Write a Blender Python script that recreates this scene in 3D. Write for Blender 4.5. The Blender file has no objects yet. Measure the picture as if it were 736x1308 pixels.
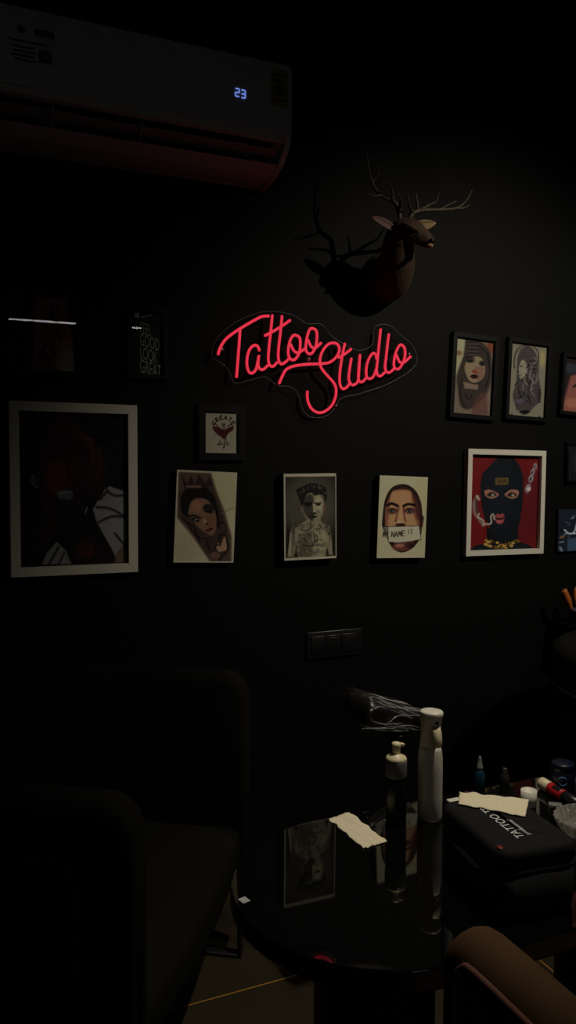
import bpy, bmesh, math, random
import numpy as np
from mathutils import Vector, Matrix, noise
random.seed(7)
C = bpy.context.scene.collection
PI = math.pi

# ------------------------------------------------------------------ camera numbers
YAW, PIT, F = math.radians(23.2), math.radians(3.09), 1000.0
CAM = Vector((0, -2.25, 1.3))
fw = Vector((math.sin(YAW)*math.cos(PIT), math.cos(YAW)*math.cos(PIT), -math.sin(PIT)))
rt = Vector((math.cos(YAW), -math.sin(YAW), 0))
up = rt.cross(fw)
def ray(x, y): return fw + rt*((x-368)/F) + up*((654-y)/F)
def onw(x, y, yy=0.0):                       # survey: point seen at (x, y) on the plane parallel to the picture wall
    d = ray(x, y); return CAM + d*((yy-CAM.y)/d.y)
def onz(x, y, z=0.0):                        # survey: point seen at (x, y) on a level plane
    d = ray(x, y); return CAM + d*((z-CAM.z)/d.z)
cd = bpy.data.cameras.new('camera'); cam = bpy.data.objects.new('camera', cd); C.objects.link(cam)
cam.location = CAM
cam.rotation_euler = (PI/2-PIT, 0, -YAW)
cd.sensor_fit = 'VERTICAL'; cd.sensor_height = 36; cd.lens = 36*F/1308; cd.clip_start = .02
bpy.context.scene.camera = cam
vs = bpy.context.scene.view_settings
vs.view_transform = 'Standard'; vs.look = 'None'; vs.gamma = 1; vs.exposure = 0; vs.use_curve_mapping = False
w = bpy.data.worlds.new('world'); bpy.context.scene.world = w; w.use_nodes = True
w.node_tree.nodes['Background'].inputs[0].default_value = (0.02, 0.02, 0.022, 1)
w.node_tree.nodes['Background'].inputs[1].default_value = 0.1

# ------------------------------------------------------------------ materials
def s2l(c):
    return tuple(((v/255)/12.92 if v/255 <= .04045 else ((v/255+.055)/1.055)**2.4) for v in c)
def mat(name, col, rough=.6, metal=0, var=.12, scale=30, bump=0, bscale=200, spec=.5, coat=0, sheen=0, stretch=None, emit=None):
    m = bpy.data.materials.new(name); m.use_nodes = True
    nt = m.node_tree; N = nt.nodes; L = nt.links; b = N['Principled BSDF']
    c = s2l(col)
    tc = N.new('ShaderNodeTexCoord'); mp = N.new('ShaderNodeMapping'); L.new(tc.outputs['Object'], mp.inputs[0])
    if stretch: mp.inputs['Scale'].default_value = stretch
    nz = N.new('ShaderNodeTexNoise'); nz.inputs['Scale'].default_value = scale; nz.inputs['Detail'].default_value = 4
    L.new(mp.outputs[0], nz.inputs['Vector'])
    mx = N.new('ShaderNodeMix'); mx.data_type = 'RGBA'
    mx.inputs[6].default_value = tuple(v*(1-var) for v in c)+(1,); mx.inputs[7].default_value = tuple(min(1, v*(1+var)) for v in c)+(1,)
    L.new(nz.outputs[0], mx.inputs[0]); L.new(mx.outputs[2], b.inputs['Base Color'])
    b.inputs['Roughness'].default_value = rough; b.inputs['Metallic'].default_value = metal
    b.inputs['Specular IOR Level'].default_value = spec
    b.inputs['Coat Weight'].default_value = coat
    if sheen: b.inputs['Sheen Weight'].default_value = sheen
    if bump:
        n2 = N.new('ShaderNodeTexNoise'); n2.inputs['Scale'].default_value = bscale; n2.inputs['Detail'].default_value = 5
        L.new(mp.outputs[0], n2.inputs['Vector'])
        bp = N.new('ShaderNodeBump'); bp.inputs['Strength'].default_value = bump; bp.inputs['Distance'].default_value = .004
        L.new(n2.outputs[0], bp.inputs['Height']); L.new(bp.outputs[0], b.inputs['Normal'])
    if emit:
        b.inputs['Emission Color'].default_value = emit[0]+(1,); b.inputs['Emission Strength'].default_value = emit[1]
    return m
def glassmat(name, tint=(1, 1, 1), rough=0.0, ior=1.45, bump=0, bscale=40, stretch=None, haze=0, bd=.01):
    m = bpy.data.materials.new(name); m.use_nodes = True
    nt = m.node_tree; N = nt.nodes; L = nt.links; N.remove(N['Principled BSDF']); out = N['Material Output']
    tr = N.new('ShaderNodeBsdfTransparent'); tr.inputs[0].default_value = tint+(1,)
    gl = N.new('ShaderNodeBsdfGlossy'); gl.inputs['Roughness'].default_value = rough
    fr = N.new('ShaderNodeFresnel'); fr.inputs[0].default_value = ior
    gm = N.new('ShaderNodeNewGeometry'); sb_ = N.new('ShaderNodeMath'); sb_.operation = 'SUBTRACT'; sb_.inputs[0].default_value = 1; L.new(gm.outputs['Backfacing'], sb_.inputs[1])
    mu = N.new('ShaderNodeMath'); mu.operation = 'MULTIPLY'; L.new(fr.outputs[0], mu.inputs[0]); L.new(sb_.outputs[0], mu.inputs[1])
    mx = N.new('ShaderNodeMixShader'); L.new(mu.outputs[0], mx.inputs[0]); L.new(tr.outputs[0], mx.inputs[1]); L.new(gl.outputs[0], mx.inputs[2])
    res = mx
    if haze:
        df = N.new('ShaderNodeBsdfDiffuse'); df.inputs[0].default_value = (.8, .8, .8, 1)
        m2 = N.new('ShaderNodeMixShader'); m2.inputs[0].default_value = haze
        L.new(mx.outputs[0], m2.inputs[1]); L.new(df.outputs[0], m2.inputs[2]); res = m2
    if bump:
        tc = N.new('ShaderNodeTexCoord'); mp = N.new('ShaderNodeMapping'); L.new(tc.outputs['Object'], mp.inputs[0])
        if stretch: mp.inputs['Scale'].default_value = stretch
        nz = N.new('ShaderNodeTexNoise'); nz.inputs['Scale'].default_value = bscale; nz.inputs['Detail'].default_value = 6; L.new(mp.outputs[0], nz.inputs[0])
        bp = N.new('ShaderNodeBump'); bp.inputs['Strength'].default_value = bump; bp.inputs['Distance'].default_value = bd
        L.new(nz.outputs[0], bp.inputs['Height']); L.new(bp.outputs[0], gl.inputs['Normal']); L.new(bp.outputs[0], fr.inputs['Normal'])
    L.new(res.outputs[0], out.inputs[0]); return m
def emat(name, col, st):
    m = bpy.data.materials.new(name); m.use_nodes = True
    b = m.node_tree.nodes['Principled BSDF']; b.inputs['Base Color'].default_value = (.02, .02, .02, 1)
    b.inputs['Emission Color'].default_value = col+(1,); b.inputs['Emission Strength'].default_value = st
    b.inputs['Specular IOR Level'].default_value = .1
    return m
def picmat(name, rough=.6):
    m = bpy.data.materials.new(name); m.use_nodes = True
    N = m.node_tree.nodes; b = N['Principled BSDF']
    a = N.new('ShaderNodeVertexColor'); a.layer_name = 'ink'
    m.node_tree.links.new(a.outputs[0], b.inputs['Base Color']); b.inputs['Roughness'].default_value = rough
    b.inputs['Specular IOR Level'].default_value = .2
    return m

M = dict(
 wall=mat('black wall paint', (11, 11, 11), .62, var=.10, scale=2.5, bump=.12, bscale=120, spec=.09),
 ceil=mat('black ceiling paint', (22, 22, 22), .9),
 floor=mat('grey stone floor tile', (50, 43, 29), .7, var=.3, scale=5, bump=.05, bscale=60, spec=.15),
 gold=mat('brass inlay', (190, 138, 58), .55, metal=.25, var=.05),
 whiteframe=mat('off-white painted frame', (214, 210, 196), .5, var=.04, scale=60, bump=.1, stretch=(1, 1, .2)),
 blackframe=mat('black frame', (9, 9, 9), .5, var=.1, spec=.15),
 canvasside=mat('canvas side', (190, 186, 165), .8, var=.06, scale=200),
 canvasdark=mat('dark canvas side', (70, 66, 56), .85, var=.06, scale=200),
 pic=picmat('printed ink', .65), picmatte=picmat('printed ink matte', .85),
 paper=mat('white mount paper', (200, 198, 190), .8, var=.03),
 letter=mat('white print lettering', (140, 140, 136), .8, var=.25, scale=60),
 glass=glassmat('clear picture glass'),
 acrylic=glassmat('clear acrylic', tint=(.93, .93, .93), rough=.08, ior=1.4),
 acedge=mat('acrylic edge', (120, 120, 115), .3),
 neon=emat('red neon silicone', (.74, .030, .062), 1.0),
 ac=mat('white air conditioner plastic', (205, 207, 214), .45, var=.02, scale=4),
 acin=mat('dark air outlet', (38, 38, 40), .7),
 aclouver=mat('louver plastic', (160, 160, 155), .5),
 sticker=mat('dark sticker print', (70, 70, 74), .6), stickl=mat('sticker grey', (120, 120, 125), .6),
 energy=mat('yellow energy label', (165, 150, 35), .6), energyd=mat('energy label print', (70, 68, 30), .6),
 led=emat('blue digits', (.22, .34, 1.0), .75),
 chairb=mat('black velvet', (22, 21, 18), .9, var=.35, scale=9, bump=.2, bscale=500, spec=.1),
 chairp=mat('dusty brownish pink velvet', (96, 70, 50), .85, var=.25, scale=7, bump=.2, bscale=500, spec=.15),
 chairpp=mat('pink velvet welt', (120, 78, 66), .8, var=.1),
 chairbp=mat('black velvet welt', (30, 29, 24), .8, var=.1),
 blackmetal=mat('black powder-coated metal', (26, 26, 27), .35, spec=.5),
 tabletop=mat('black glass table top', (6, 6, 6), .03, var=.02, spec=.6),
 tableleg=mat('black lacquer pedestal', (12, 12, 12), .4, spec=.3),
 blackplastic=mat('black plastic', (22, 22, 24), .35, var=.05),
 casefab=mat('black moulded case fabric', (21, 22, 24), .85, var=.12, scale=300, bump=.25, bscale=900, spec=.2),
 zipper=mat('zipper tape', (20, 20, 21), .6),
 whitep=mat('white plastic', (224, 220, 208), .35, var=.02, scale=10),
 creamp=mat('cream plastic cap', (226, 214, 178), .4, var=.04, scale=30),
 greyp=mat('grey translucent plastic', (120, 120, 116), .3, var=.1, scale=40),
 towel=mat('paper towel', (232, 222, 192), .9, var=.06, scale=90, bump=.6, bscale=260),
 red=mat('red plastic', (185, 28, 32), .35, var=.05), redtag=mat('red tag', (120, 30, 22), .5),
 teal=mat('teal liquid bottle', (20, 60, 76), .2, var=.15), smoke=mat('smoked bottle', (44, 42, 42), .2),
 blue=mat('pale blue print', (90, 135, 190), .5), navy=mat('navy tin', (18, 24, 44), .35),
 orange=mat('orange handle plastic', (176, 98, 40), .45, var=.1), steel=mat('steel', (150, 150, 155), .3, metal=1),
 purple=mat('dark purple plastic', (50, 44, 66), .5),
 fur=mat('dark brown fur', (62, 42, 26), .85, var=.45, scale=26, bump=.5, bscale=140, stretch=(1, 1, .35)),
 furlit=mat('pale lit fur', (160, 134, 100), .85, var=.25, scale=40, bump=.4, bscale=200),
 antler=mat('antler bone', (62, 52, 36), .6, var=.35, scale=30, bump=.3, bscale=120),
 nose=mat('black nose', (16, 14, 13), .25), pinkear=mat('inner ear', (110, 84, 76), .8, var=.2),
 padb=mat('black vinyl pad', (14, 14, 14), .4),
 film=glassmat('crinkled cling film', rough=.14, ior=2.1, bump=1.0, bscale=170, stretch=(.05, 1, 1), bd=.0022),
 fold=glassmat('folded cling film', tint=(.9, .9, .9), rough=.22, ior=3.0, haze=.24),
 crystal=None, white=mat('white lettering ink', (215, 215, 215), .6), stick=mat('pale grey sticker', (185, 185, 190), .6),
 lampled=emat('led diffuser', (1, .97, .9), 8.0),
)
cr = bpy.data.materials.new('cut crystal'); cr.use_nodes = True
b = cr.node_tree.nodes['Principled BSDF']; b.inputs['Transmission Weight'].default_value = .85; b.inputs['Roughness'].default_value = .05
b.inputs['Base Color'].default_value = (.9, .88, .8, 1); M['crystal'] = cr

# ------------------------------------------------------------------ mesh builder
class MB:
    def __init__(s): s.v = []; s.f = []; s.m = []; s.sm = []
    def add(s, vs, fs, mi=0, smooth=True):
        o = len(s.v); s.v += [tuple(v) for v in vs]; s.f += [tuple(i+o for i in f) for f in fs]
        s.m += [mi]*len(fs); s.sm += [smooth]*len(fs); return s
    def bm(s, b, mi=0, smooth=True):
        b.verts.ensure_lookup_table(); b.verts.index_update()
        s.add([v.co.copy() for v in b.verts], [[v.index for v in f.verts] for f in b.faces], mi, smooth); b.free(); return s
    def box(s, c, d, mi=0, bev=0, seg=3, rot=None):
        b = bmesh.new(); bmesh.ops.create_cube(b, size=1)
        bmesh.ops.scale(b, vec=Vector(d), verts=b.verts)
        if bev: bmesh.ops.bevel(b, geom=list(b.edges), offset=bev, segments=seg, profile=.5, affect='EDGES')
        if rot: bmesh.ops.rotate(b, matrix=rot, verts=b.verts)
        bmesh.ops.translate(b, vec=Vector(c), verts=b.verts)
        return s.bm(b, mi, bool(bev))
    def loft(s, rings, mi=0, cap=True, closed=True, smooth=True):
        n = len(rings[0]); vs = [p for r in rings for p in r]; fs = []
        for i in range(len(rings)-1):
            for j in range(n if closed else n-1):
                a = i*n+j; b = i*n+(j+1) % n; fs.append((a, b, b+n, a+n))
        if cap: fs.append(tuple(reversed(range(n)))); fs.append(tuple((len(rings)-1)*n+j for j in range(n)))
        return s.add(vs, fs, mi, smooth)
    def lathe(s, prof, c=(0, 0, 0), n=32, mi=0, sx=1, sy=1, smooth=True, cap=True):
        rings = [[(c[0]+r*math.cos(2*PI*j/n)*sx, c[1]+r*math.sin(2*PI*j/n)*sy, c[2]+z) for j in range(n)] for r, z in prof]
        return s.loft(rings, mi, cap, smooth=smooth)
    def tube(s, pts, r, n=10, mi=0, ell=None, cap=True):
        pts = [Vector(p) for p in pts]; k = len(pts)
        rr = r if isinstance(r, (list, tuple)) else [r]*k
        t0 = (pts[1]-pts[0]).normalized(); a = Vector((0, 0, 1)) if abs(t0.z) < .9 else Vector((1, 0, 0))
        u = t0.cross(a).normalized(); rings = []
        for i in range(k):
            t = (pts[min(i+1, k-1)]-pts[max(i-1, 0)])
            t = t.normalized() if t.length > 1e-9 else t0
            u = (u-t*u.dot(t)).normalized(); v = t.cross(u)
            e = ell[i] if ell else 1
            rings.append([pts[i]+u*(rr[i]*math.cos(2*PI*j/n))+v*(rr[i]*e*math.sin(2*PI*j/n)) for j in range(n)])
        return s.loft(rings, mi, cap)
    def prism(s, pts, z0, z1, mi=0, f=None):      # pts 2-D; f maps (a, b, c) to a point
        f = f or (lambda a, b, c: (a, b, c)); n = len(pts)
        vs = [f(a, b, z0) for a, b in pts]+[f(a, b, z1) for a, b in pts]
        fs = [tuple(reversed(range(n))), tuple(range(n, 2*n))]+[(i, (i+1) % n, (i+1) % n+n, i+n) for i in range(n)]
        return s.add(vs, fs, mi, False)
    def build(s, name, mats, parent=None, loc=None, recalc=True):
        me = bpy.data.meshes.new(name); me.from_pydata(s.v, [], s.f)
        mats = mats if isinstance(mats, (list, tuple)) else [mats]
        for m in mats: me.materials.append(m)
        me.polygons.foreach_set('material_index', s.m); me.polygons.foreach_set('use_smooth', s.sm)
        if recalc:
            b = bmesh.new(); b.from_mesh(me); bmesh.ops.recalc_face_normals(b, faces=b.faces); b.to_mesh(me); b.free()
        o = bpy.data.objects.new(name, me); C.objects.link(o)
        if parent: o.parent = parent
        if loc is not None: o.location = loc
        return o
def smoothpts(pts, k=6):
    P = [Vector(p) for p in pts]; out = []
    for i in range(len(P)-1):
        p0 = P[max(i-1, 0)]; p1 = P[i]; p2 = P[i+1]; p3 = P[min(i+2, len(P)-1)]
        for j in range(k):
            t = j/k
            out.append(.5*((2*p1)+(p2-p0)*t+(2*p0-5*p1+4*p2-p3)*t*t+(3*p1-p0-3*p2+p3)*t**3))
    out.append(P[-1]); return out
def lerpr(rs, k=6):
    out = []
    for i in range(len(rs)-1):
        for j in range(k): out.append(rs[i]+(rs[i+1]-rs[i])*j/k)
    return out+[rs[-1]]
def thing(name, label, cat, loc=(0, 0, 0), rot=(0, 0, 0), group=None):
    o = bpy.data.objects.new(name, None); C.objects.link(o); o.location = loc; o.rotation_euler = rot
    o.empty_display_size = .05
    return tag(o, label, cat, group)
def tag(o, label, cat, group=None):
    o['label'] = label; o['category'] = cat
    if group: o['group'] = group
    return o
def struct(o): o['kind'] = 'structure'; return o
def textmb(s, size, mb, f, mi=0, align='CENTER', shear=0, ext=0):     # outline text, f maps (a, b) to a 3-D point
    cu = bpy.data.curves.new('t', 'FONT'); cu.body = s; cu.size = size; cu.align_x = align; cu.shear = shear; cu.offset = ext
    ob = bpy.data.objects.new('t', cu); C.objects.link(ob)
    dg = bpy.context.evaluated_depsgraph_get(); me = bpy.data.meshes.new_from_object(ob.evaluated_get(dg))
    mb.add([f(v.co.x, v.co.y) for v in me.vertices], [tuple(p.vertices) for p in me.polygons], mi, False)
    bpy.data.objects.remove(ob); bpy.data.meshes.remove(me); bpy.data.curves.remove(cu)

# ------------------------------------------------------------------ room shell
X0, X1, Y0, Z1 = -1.3, 4.2, -5.0, 3.0
struct(MB().box(((X0+X1)/2, Y0/2, -.05), (X1-X0+.2, -Y0+.2, .1)).build('floor', M['floor']))
struct(MB().box(((X0+X1)/2, Y0/2, Z1+.05), (X1-X0+.2, -Y0+.2, .1)).build('ceiling', M['ceil']))
struct(MB().box(((X0+X1)/2, .05, 1.5), (X1-X0+.2, .1, 3.0)).build('wall_back', M['wall']))
struct(MB().box(((X0+X1)/2, Y0-.05, 1.5), (X1-X0+.2, .1, 3.0)).build('wall_front', M['wall']))
struct(MB().box((X0-.05, Y0/2, 1.5), (.1, -Y0, 3.0)).build('wall_left', M['wall']))
struct(MB().box((X1+.05, Y0/2, 1.5), (.1, -Y0, 3.0)).build('wall_right', M['wall']))
n = 1
for y in (-.468, -1.668, -2.868, -4.068):
    struct(MB().box(((X0+X1)/2, y, .0004), (X1-X0, .0035, .0012)).build('trim_%d' % n, M['gold'])); n += 1
for x in (-.994+.0, .206, 1.406, 2.606, 3.806):
    struct(MB().box((x, Y0/2, .0003), (.0035, -Y0, .001)).build('trim_%d' % n, M['gold'])); n += 1

# ------------------------------------------------------------------ painter for the prints
def sstep(x): x = np.clip(x, 0, 1); return x*x*(3-2*x)
class Pic:
    def __init__(s, quad, nx, ny, bg):
        q = [np.array(p, float) for p in quad]
        a, b = np.meshgrid(np.linspace(0, 1, nx+1), np.linspace(0, 1, ny+1))
        g = lambda k: (1-b)*((1-a)*q[0][k]+a*q[1][k])+b*((1-a)*q[3][k]+a*q[2][k])
        s.X, s.Y = g(0), g(1); s.nx, s.ny = nx, ny
        s.u = (abs(q[1][0]-q[0][0])/nx)*.8
        s.I = np.ones(s.X.shape+(3,))*np.array(bg, float)
    def mix(s, al, col, a=1): al = (al*a)[..., None]; s.I = s.I*(1-al)+np.array(col, float)*al; return s
    def ell(s, cx, cy, rx, ry, col, rot=0, soft=None, a=1):
        c, n = math.cos(rot), math.sin(rot); dx, dy = s.X-cx, s.Y-cy
        d = np.sqrt(((dx*c+dy*n)/rx)**2+((-dx*n+dy*c)/ry)**2)
        w = (soft if soft else s.u*1.2)/min(rx, ry); return s.mix(sstep((1-d)/w+.5), col, a)
    def segd(s, pts, closed=False):
        D = np.full(s.X.shape, 1e9); P = list(pts)+([pts[0]] if closed else [])
        for (x1, y1), (x2, y2) in zip(P[:-1], P[1:]):
            L = (x2-x1)**2+(y2-y1)**2+1e-9; t = np.clip(((s.X-x1)*(x2-x1)+(s.Y-y1)*(y2-y1))/L, 0, 1)
            D = np.minimum(D, np.hypot(s.X-x1-t*(x2-x1), s.Y-y1-t*(y2-y1)))
        return D
    def sm(s, pts, k=4): return [(p.x, p.y) for p in smoothpts([(a, b, 0) for a, b in pts], k)]
    def poly(s, pts, col, soft=None, a=1, smooth=False):
        if smooth: pts = s.sm(list(pts)+[pts[0]])[:-1]
        D = s.segd(pts, True); ins = np.zeros(s.X.shape, bool); n = len(pts)
        for i in range(n):
            x1, y1 = pts[i]; x2, y2 = pts[(i+1) % n]
            if y1 == y2: continue
            ins ^= ((y1 > s.Y) != (y2 > s.Y)) & (s.X < (x2-x1)*(s.Y-y1)/(y2-y1)+x1)
        sd = np.where(ins, D, -D); w = soft or s.u*1.2
        return s.mix(sstep(sd/w+.5), col, a)
    def line(s, pts, wd, col, soft=None, a=1, smooth=True):
        if smooth and len(pts) > 2: pts = s.sm(pts)
        D = s.segd(pts); w = soft or s.u*1.2; return s.mix(sstep((wd/2-D)/w+.5), col, a)
    def noise(s, amt, seed=1, sc=1):
        r = np.random.RandomState(seed); s.I = s.I*(1+amt*(r.rand(*s.X.shape)[..., None]-.5)); return s
    def mesh(s, mb_name, w, h, mt, parent, y):      # printed sheet in local x-z plane, facing -y
        a, b = np.meshgrid(np.linspace(-w/2, w/2, s.nx+1), np.linspace(h/2, -h/2, s.ny+1))
        V = np.stack([a, np.full(a.shape, y), b], -1).reshape(-1, 3)
        idx = np.arange(V.shape[0]).reshape(s.ny+1, s.nx+1)
        Fq = np.stack([idx[1:, :-1], idx[1:, 1:], idx[:-1, 1:], idx[:-1, :-1]], -1).reshape(-1, 4)
        me = bpy.data.meshes.new(mb_name); me.from_pydata(V.tolist(), [], Fq.tolist())
        at = me.color_attributes.new('ink', 'FLOAT_COLOR', 'POINT')
        v = np.clip(s.I/255, 0, 1); lin = np.where(v <= .04045, v/12.92, ((v+.055)/1.055)**2.4)
        at.data.foreach_set('color', np.concatenate([lin, np.ones(lin.shape[:2]+(1,))], -1).reshape(-1).astype(np.float32))
        me.materials.append(mt)
        o = bpy.data.objects.new(mb_name, me); C.objects.link(o); o.parent = parent; return o

STY = {  # tiny stroke alphabet on a 0..1 box, y down
 'A': [[(0, 1), (.5, 0), (1, 1)], [(.2, .65), (.8, .65)]], 'C': [[(1, .15), (.6, 0), (.1, .25), (.1, .75), (.6, 1), (1, .85)]],
 'R': [[(0, 1), (0, 0), (.8, .1), (.8, .45), (0, .5), (1, 1)]], 'E': [[(1, 0), (0, 0), (0, 1), (1, 1)], [(0, .5), (.8, .5)]],
 'T': [[(0, 0), (1, 0)], [(.5, 0), (.5, 1)]], 'M': [[(0, 1), (.1, 0), (.5, .7), (.9, 0), (1, 1)]], 'N': [[(0, 1), (0, 0), (1, 1), (1, 0)]],
 'Y': [[(0, 0), (.5, .5), (1, 0)], [(.5, .5), (.4, 1)]], 'I': [[(.5, 0), (.5, 1)]], 'S': [[(1, .1), (.3, 0), (.1, .3), (.9, .65), (.7, 1), (0, .9)]]}

def fit(px, yy):                                  # centre, size and roll of a hung rectangle from its four surveyed corners
    P = [onw(x, y, yy) for x, y in px]
    c = sum(P, Vector())/4; w = ((P[1]-P[0]).length+(P[2]-P[3]).length)/2; h = ((P[3]-P[0]).length+(P[2]-P[1]).length)/2
    r1 = math.atan2((P[1]-P[0]).z, (P[1]-P[0]).x); r2 = math.atan2((P[2]-P[3]).z, (P[2]-P[3]).x)
    r3 = -math.atan2((P[0]-P[3]).x, (P[0]-P[3]).z); r4 = -math.atan2((P[1]-P[2]).x, (P[1]-P[2]).z)
    return c, w, h, -(r1+r2+r3+r4)/4
def hang(name, label, cat, px, depth, group=None):
    c, w, h, roll = fit(px, -depth)
    t = thing(name, label, cat, (c.x, 0, c.z), (0, roll, 0), group); return t, w, h
def frame_mesh(w, h, fwid, depth, mt, parent):
    m = MB(); o = [(-w/2, -h/2), (w/2, -h/2), (w/2, h/2), (-w/2, h/2)]; i = [(-w/2+fwid, -h/2+fwid), (w/2-fwid, -h/2+fwid), (w/2-fwid, h/2-fwid), (-w/2+fwid, h/2-fwid)]
    g = .0004
    for k in range(4):
        a, b = o[k], o[(k+1) % 4]; c, d = i[(k+1) % 4], i[k]
        dx = ((b[0]-a[0]), (b[1]-a[1])); L = math.hypot(*dx); dx = (dx[0]/L*g, dx[1]/L*g)
        pts = [(a[0]+dx[0], a[1]+dx[1]), (b[0]-dx[0], b[1]-dx[1]), (c[0]-dx[0], c[1]-dx[1]), (d[0]+dx[0], d[1]+dx[1])]
        vs = [(p[0], -.001, p[1]) for p in pts]
        e = .0015; inn = [(pts[0][0]*.996, pts[0][1]*.996), (pts[1][0]*.996, pts[1][1]*.996), pts[2], pts[3]]
        vs += [(p[0], -depth+e, p[1]) for p in pts]+[(p[0], -depth, p[1]) for p in inn]
        m.add(vs, [(0, 3, 2, 1)]+[(j, (j+1) % 4, (j+1) % 4+4, j+4) for j in range(4)]+[(j+4, (j+1) % 4+4, (j+1) % 4+8, j+8) for j in range(4)]+[(8, 9, 10, 11)], 0, False)
    return m.build('frame', mt, parent)
def framed(name, label, cat, px, depth, fwid, fm, pic, group=None, glass=True, mats=None, pm=None):
    t, w, h = hang(name, label, cat, px, depth, group)
    frame_mesh(w, h, fwid, depth, fm, t)
    iw, ih = w-2*fwid, h-2*fwid
    MB().box((0, -.004, 0), (iw, .004, ih)).build('backing', M['blackframe'], t)
    p = pic.mesh('print', iw, ih, pm or M['pic'], t, -.0075) if pic else None
    if glass: MB().box((0, -depth+.0075, 0), (iw, .002, ih)).build('glass', M['glass'], t)
    return t, iw, ih
def canvas(label, px, depth, pic, side, group='unframed canvases on the wall'):
    t, w, h = hang('canvas_picture', label, 'canvas', px, depth, group)
    MB().box((0, -depth/2, 0), (w, depth-.001, h), 0, .0012, 2).build('canvas', side, t)
    pic.mesh('print', w-.002, h-.002, M['picmatte'], t, -depth-.0002)
    return t

# ---- canvas: tattooed woman's face on an arm
p = Pic([(20, 40), (685, 75), (640, 1075), (-30, 1060)], 120, 180, (205, 198, 168))
p.ell(560, 300, 160, 260, (188, 180, 142), soft=120, a=.6).ell(120, 900, 150, 160, (190, 176, 152), soft=120, a=.6)
p.poly([(30, 60), (390, 70), (440, 260), (540, 500), (620, 780), (618, 1070), (380, 1070), (200, 800), (10, 560)], (92, 74, 66), soft=40)
p.poly([(30, 300), (400, 150), (520, 520), (600, 900), (500, 1060), (330, 960), (60, 540)], (60, 48, 46), soft=60, a=.8)
p.poly([(60, 330), (110, 260), (300, 230), (420, 330), (480, 560), (470, 700), (380, 500), (240, 350), (150, 420), (130, 560), (60, 480)], (22, 18, 20), soft=16, smooth=True)
p.poly([(60, 90), (130, 200), (170, 100), (210, 200), (260, 90), (330, 200), (380, 100), (400, 220), (100, 260)], (48, 36, 36), soft=12)
p.line([(130, 225), (270, 228)], 28, (122, 92, 82), soft=14)
p.poly([(132, 520), (170, 400), (250, 355), (340, 370), (420, 470), (450, 600), (440, 700), (405, 765), (340, 745), (230, 660)], (132, 100, 84), soft=18, smooth=True)
p.ell(230, 440, 60, 70, (170, 118, 90), soft=50, a=.7).ell(390, 600, 50, 90, (128, 88, 66), soft=40, a=.7)
p.line([(150, 548), (200, 545), (270, 575)], 22, (30, 22, 24)).ell(215, 592, 48, 20, (26, 28, 34), rot=.35).ell(218, 592, 14, 10, (130, 130, 130))
p.ell(360, 470, 62, 50, (40, 35, 40), rot=.3, soft=24).line([(300, 470), (360, 440), (410, 470)], 14, (24, 20, 26)).ell(370, 505, 36, 13, (16, 16, 22), rot=.4)
p.line([(330, 560), (318, 620), (340, 650)], 14, (110, 76, 62), soft=10).ell(342, 640, 20, 10, (40, 26, 26), rot=.3).ell(318, 610, 14, 26, (190, 146, 118), soft=12)
p.ell(370, 705, 48, 16, (90, 40, 46), rot=-.35).line([(325, 715), (368, 700), (412, 690)], 6, (22, 12, 16))
for q in ([(60, 560), (130, 640), (180, 720), (270, 800)], [(200, 700), (240, 800), (330, 800), (350, 900)], [(120, 620), (210, 690), (260, 860)], [(450, 640), (520, 620), (560, 720), (480, 760)], [(480, 500), (520, 600), (500, 640)]):
    p.line(q, 12, (22, 18, 22))
p.poly([(440, 880), (470, 850), (500, 870), (540, 780), (560, 860), (560, 930), (500, 950), (450, 950)], (176, 140, 120), soft=8, smooth=True)
p.line([(470, 960), (440, 920), (450, 870), (490, 880), (480, 790), (540, 770), (575, 850), (570, 950), (520, 990), (480, 1040)], 13, (18, 14, 18))
p.line([(350, 830), (370, 930), (430, 1030)], 10, (30, 22, 26)).ell(430, 990, 60, 40, (120, 90, 78), soft=30)
p.line([(480, 530), (560, 500), (640, 460)], 8, (120, 110, 80), soft=8)
p.line([(22, 45), (684, 78)], 26, (190, 186, 170)).line([(684, 78), (638, 1072)], 20, (196, 190, 172)).line([(0, 1062), (640, 1072)], 22, (200, 196, 178)).line([(28, 40), (-20, 1060)], 18, (196, 192, 176))
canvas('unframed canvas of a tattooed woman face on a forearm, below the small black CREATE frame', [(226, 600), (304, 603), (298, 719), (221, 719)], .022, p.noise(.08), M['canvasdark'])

# ---- canvas: grey portrait of a boy
p = Pic([(75, 45), (690, 42), (690, 1035), (80, 1080)], 120, 180, (46, 45, 40))
p.ell(380, 420, 330, 380, (84, 82, 72), soft=220).ell(380, 900, 420, 240, (26, 25, 22), soft=200, a=.8)
p.poly([(115, 1030), (145, 760), (170, 680), (260, 640), (330, 600), (350, 560), (500, 560), (510, 620), (600, 655), (630, 720), (645, 1010), (600, 990), (575, 880), (560, 1030), (240, 1040), (215, 860), (190, 1030)], (150, 146, 124), soft=14)
p.poly([(240, 760), (400, 720), (410, 1040), (250, 1040)], (94, 88, 76), soft=50, a=.8).ell(500, 830, 80, 150, (188, 182, 148), soft=90, a=.7)
p.ell(180, 800, 24, 200, (96, 92, 80), soft=24, a=.7).line([(155, 740), (150, 870), (135, 990)], 10, (190, 186, 164))
for q in ([(270, 700), (330, 720), (380, 690)], [(440, 700), (500, 690), (490, 640)], [(420, 740), (430, 830), (400, 900)], [(290, 890), (380, 900), (480, 880)], [(570, 660), (620, 720), (590, 760)], [(300, 800), (330, 850)], [(450, 760), (470, 820), (440, 840)], [(260, 660), (200, 680), (180, 760)], [(380, 620), (390, 680)]):
    p.line(q, 13, (52, 48, 42), soft=14)
p.ell(415, 430, 130, 175, (150, 146, 122), soft=20).poly([(285, 330), (410, 300), (415, 590), (350, 560), (300, 480)], (70, 66, 58), soft=30, smooth=True)
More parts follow.
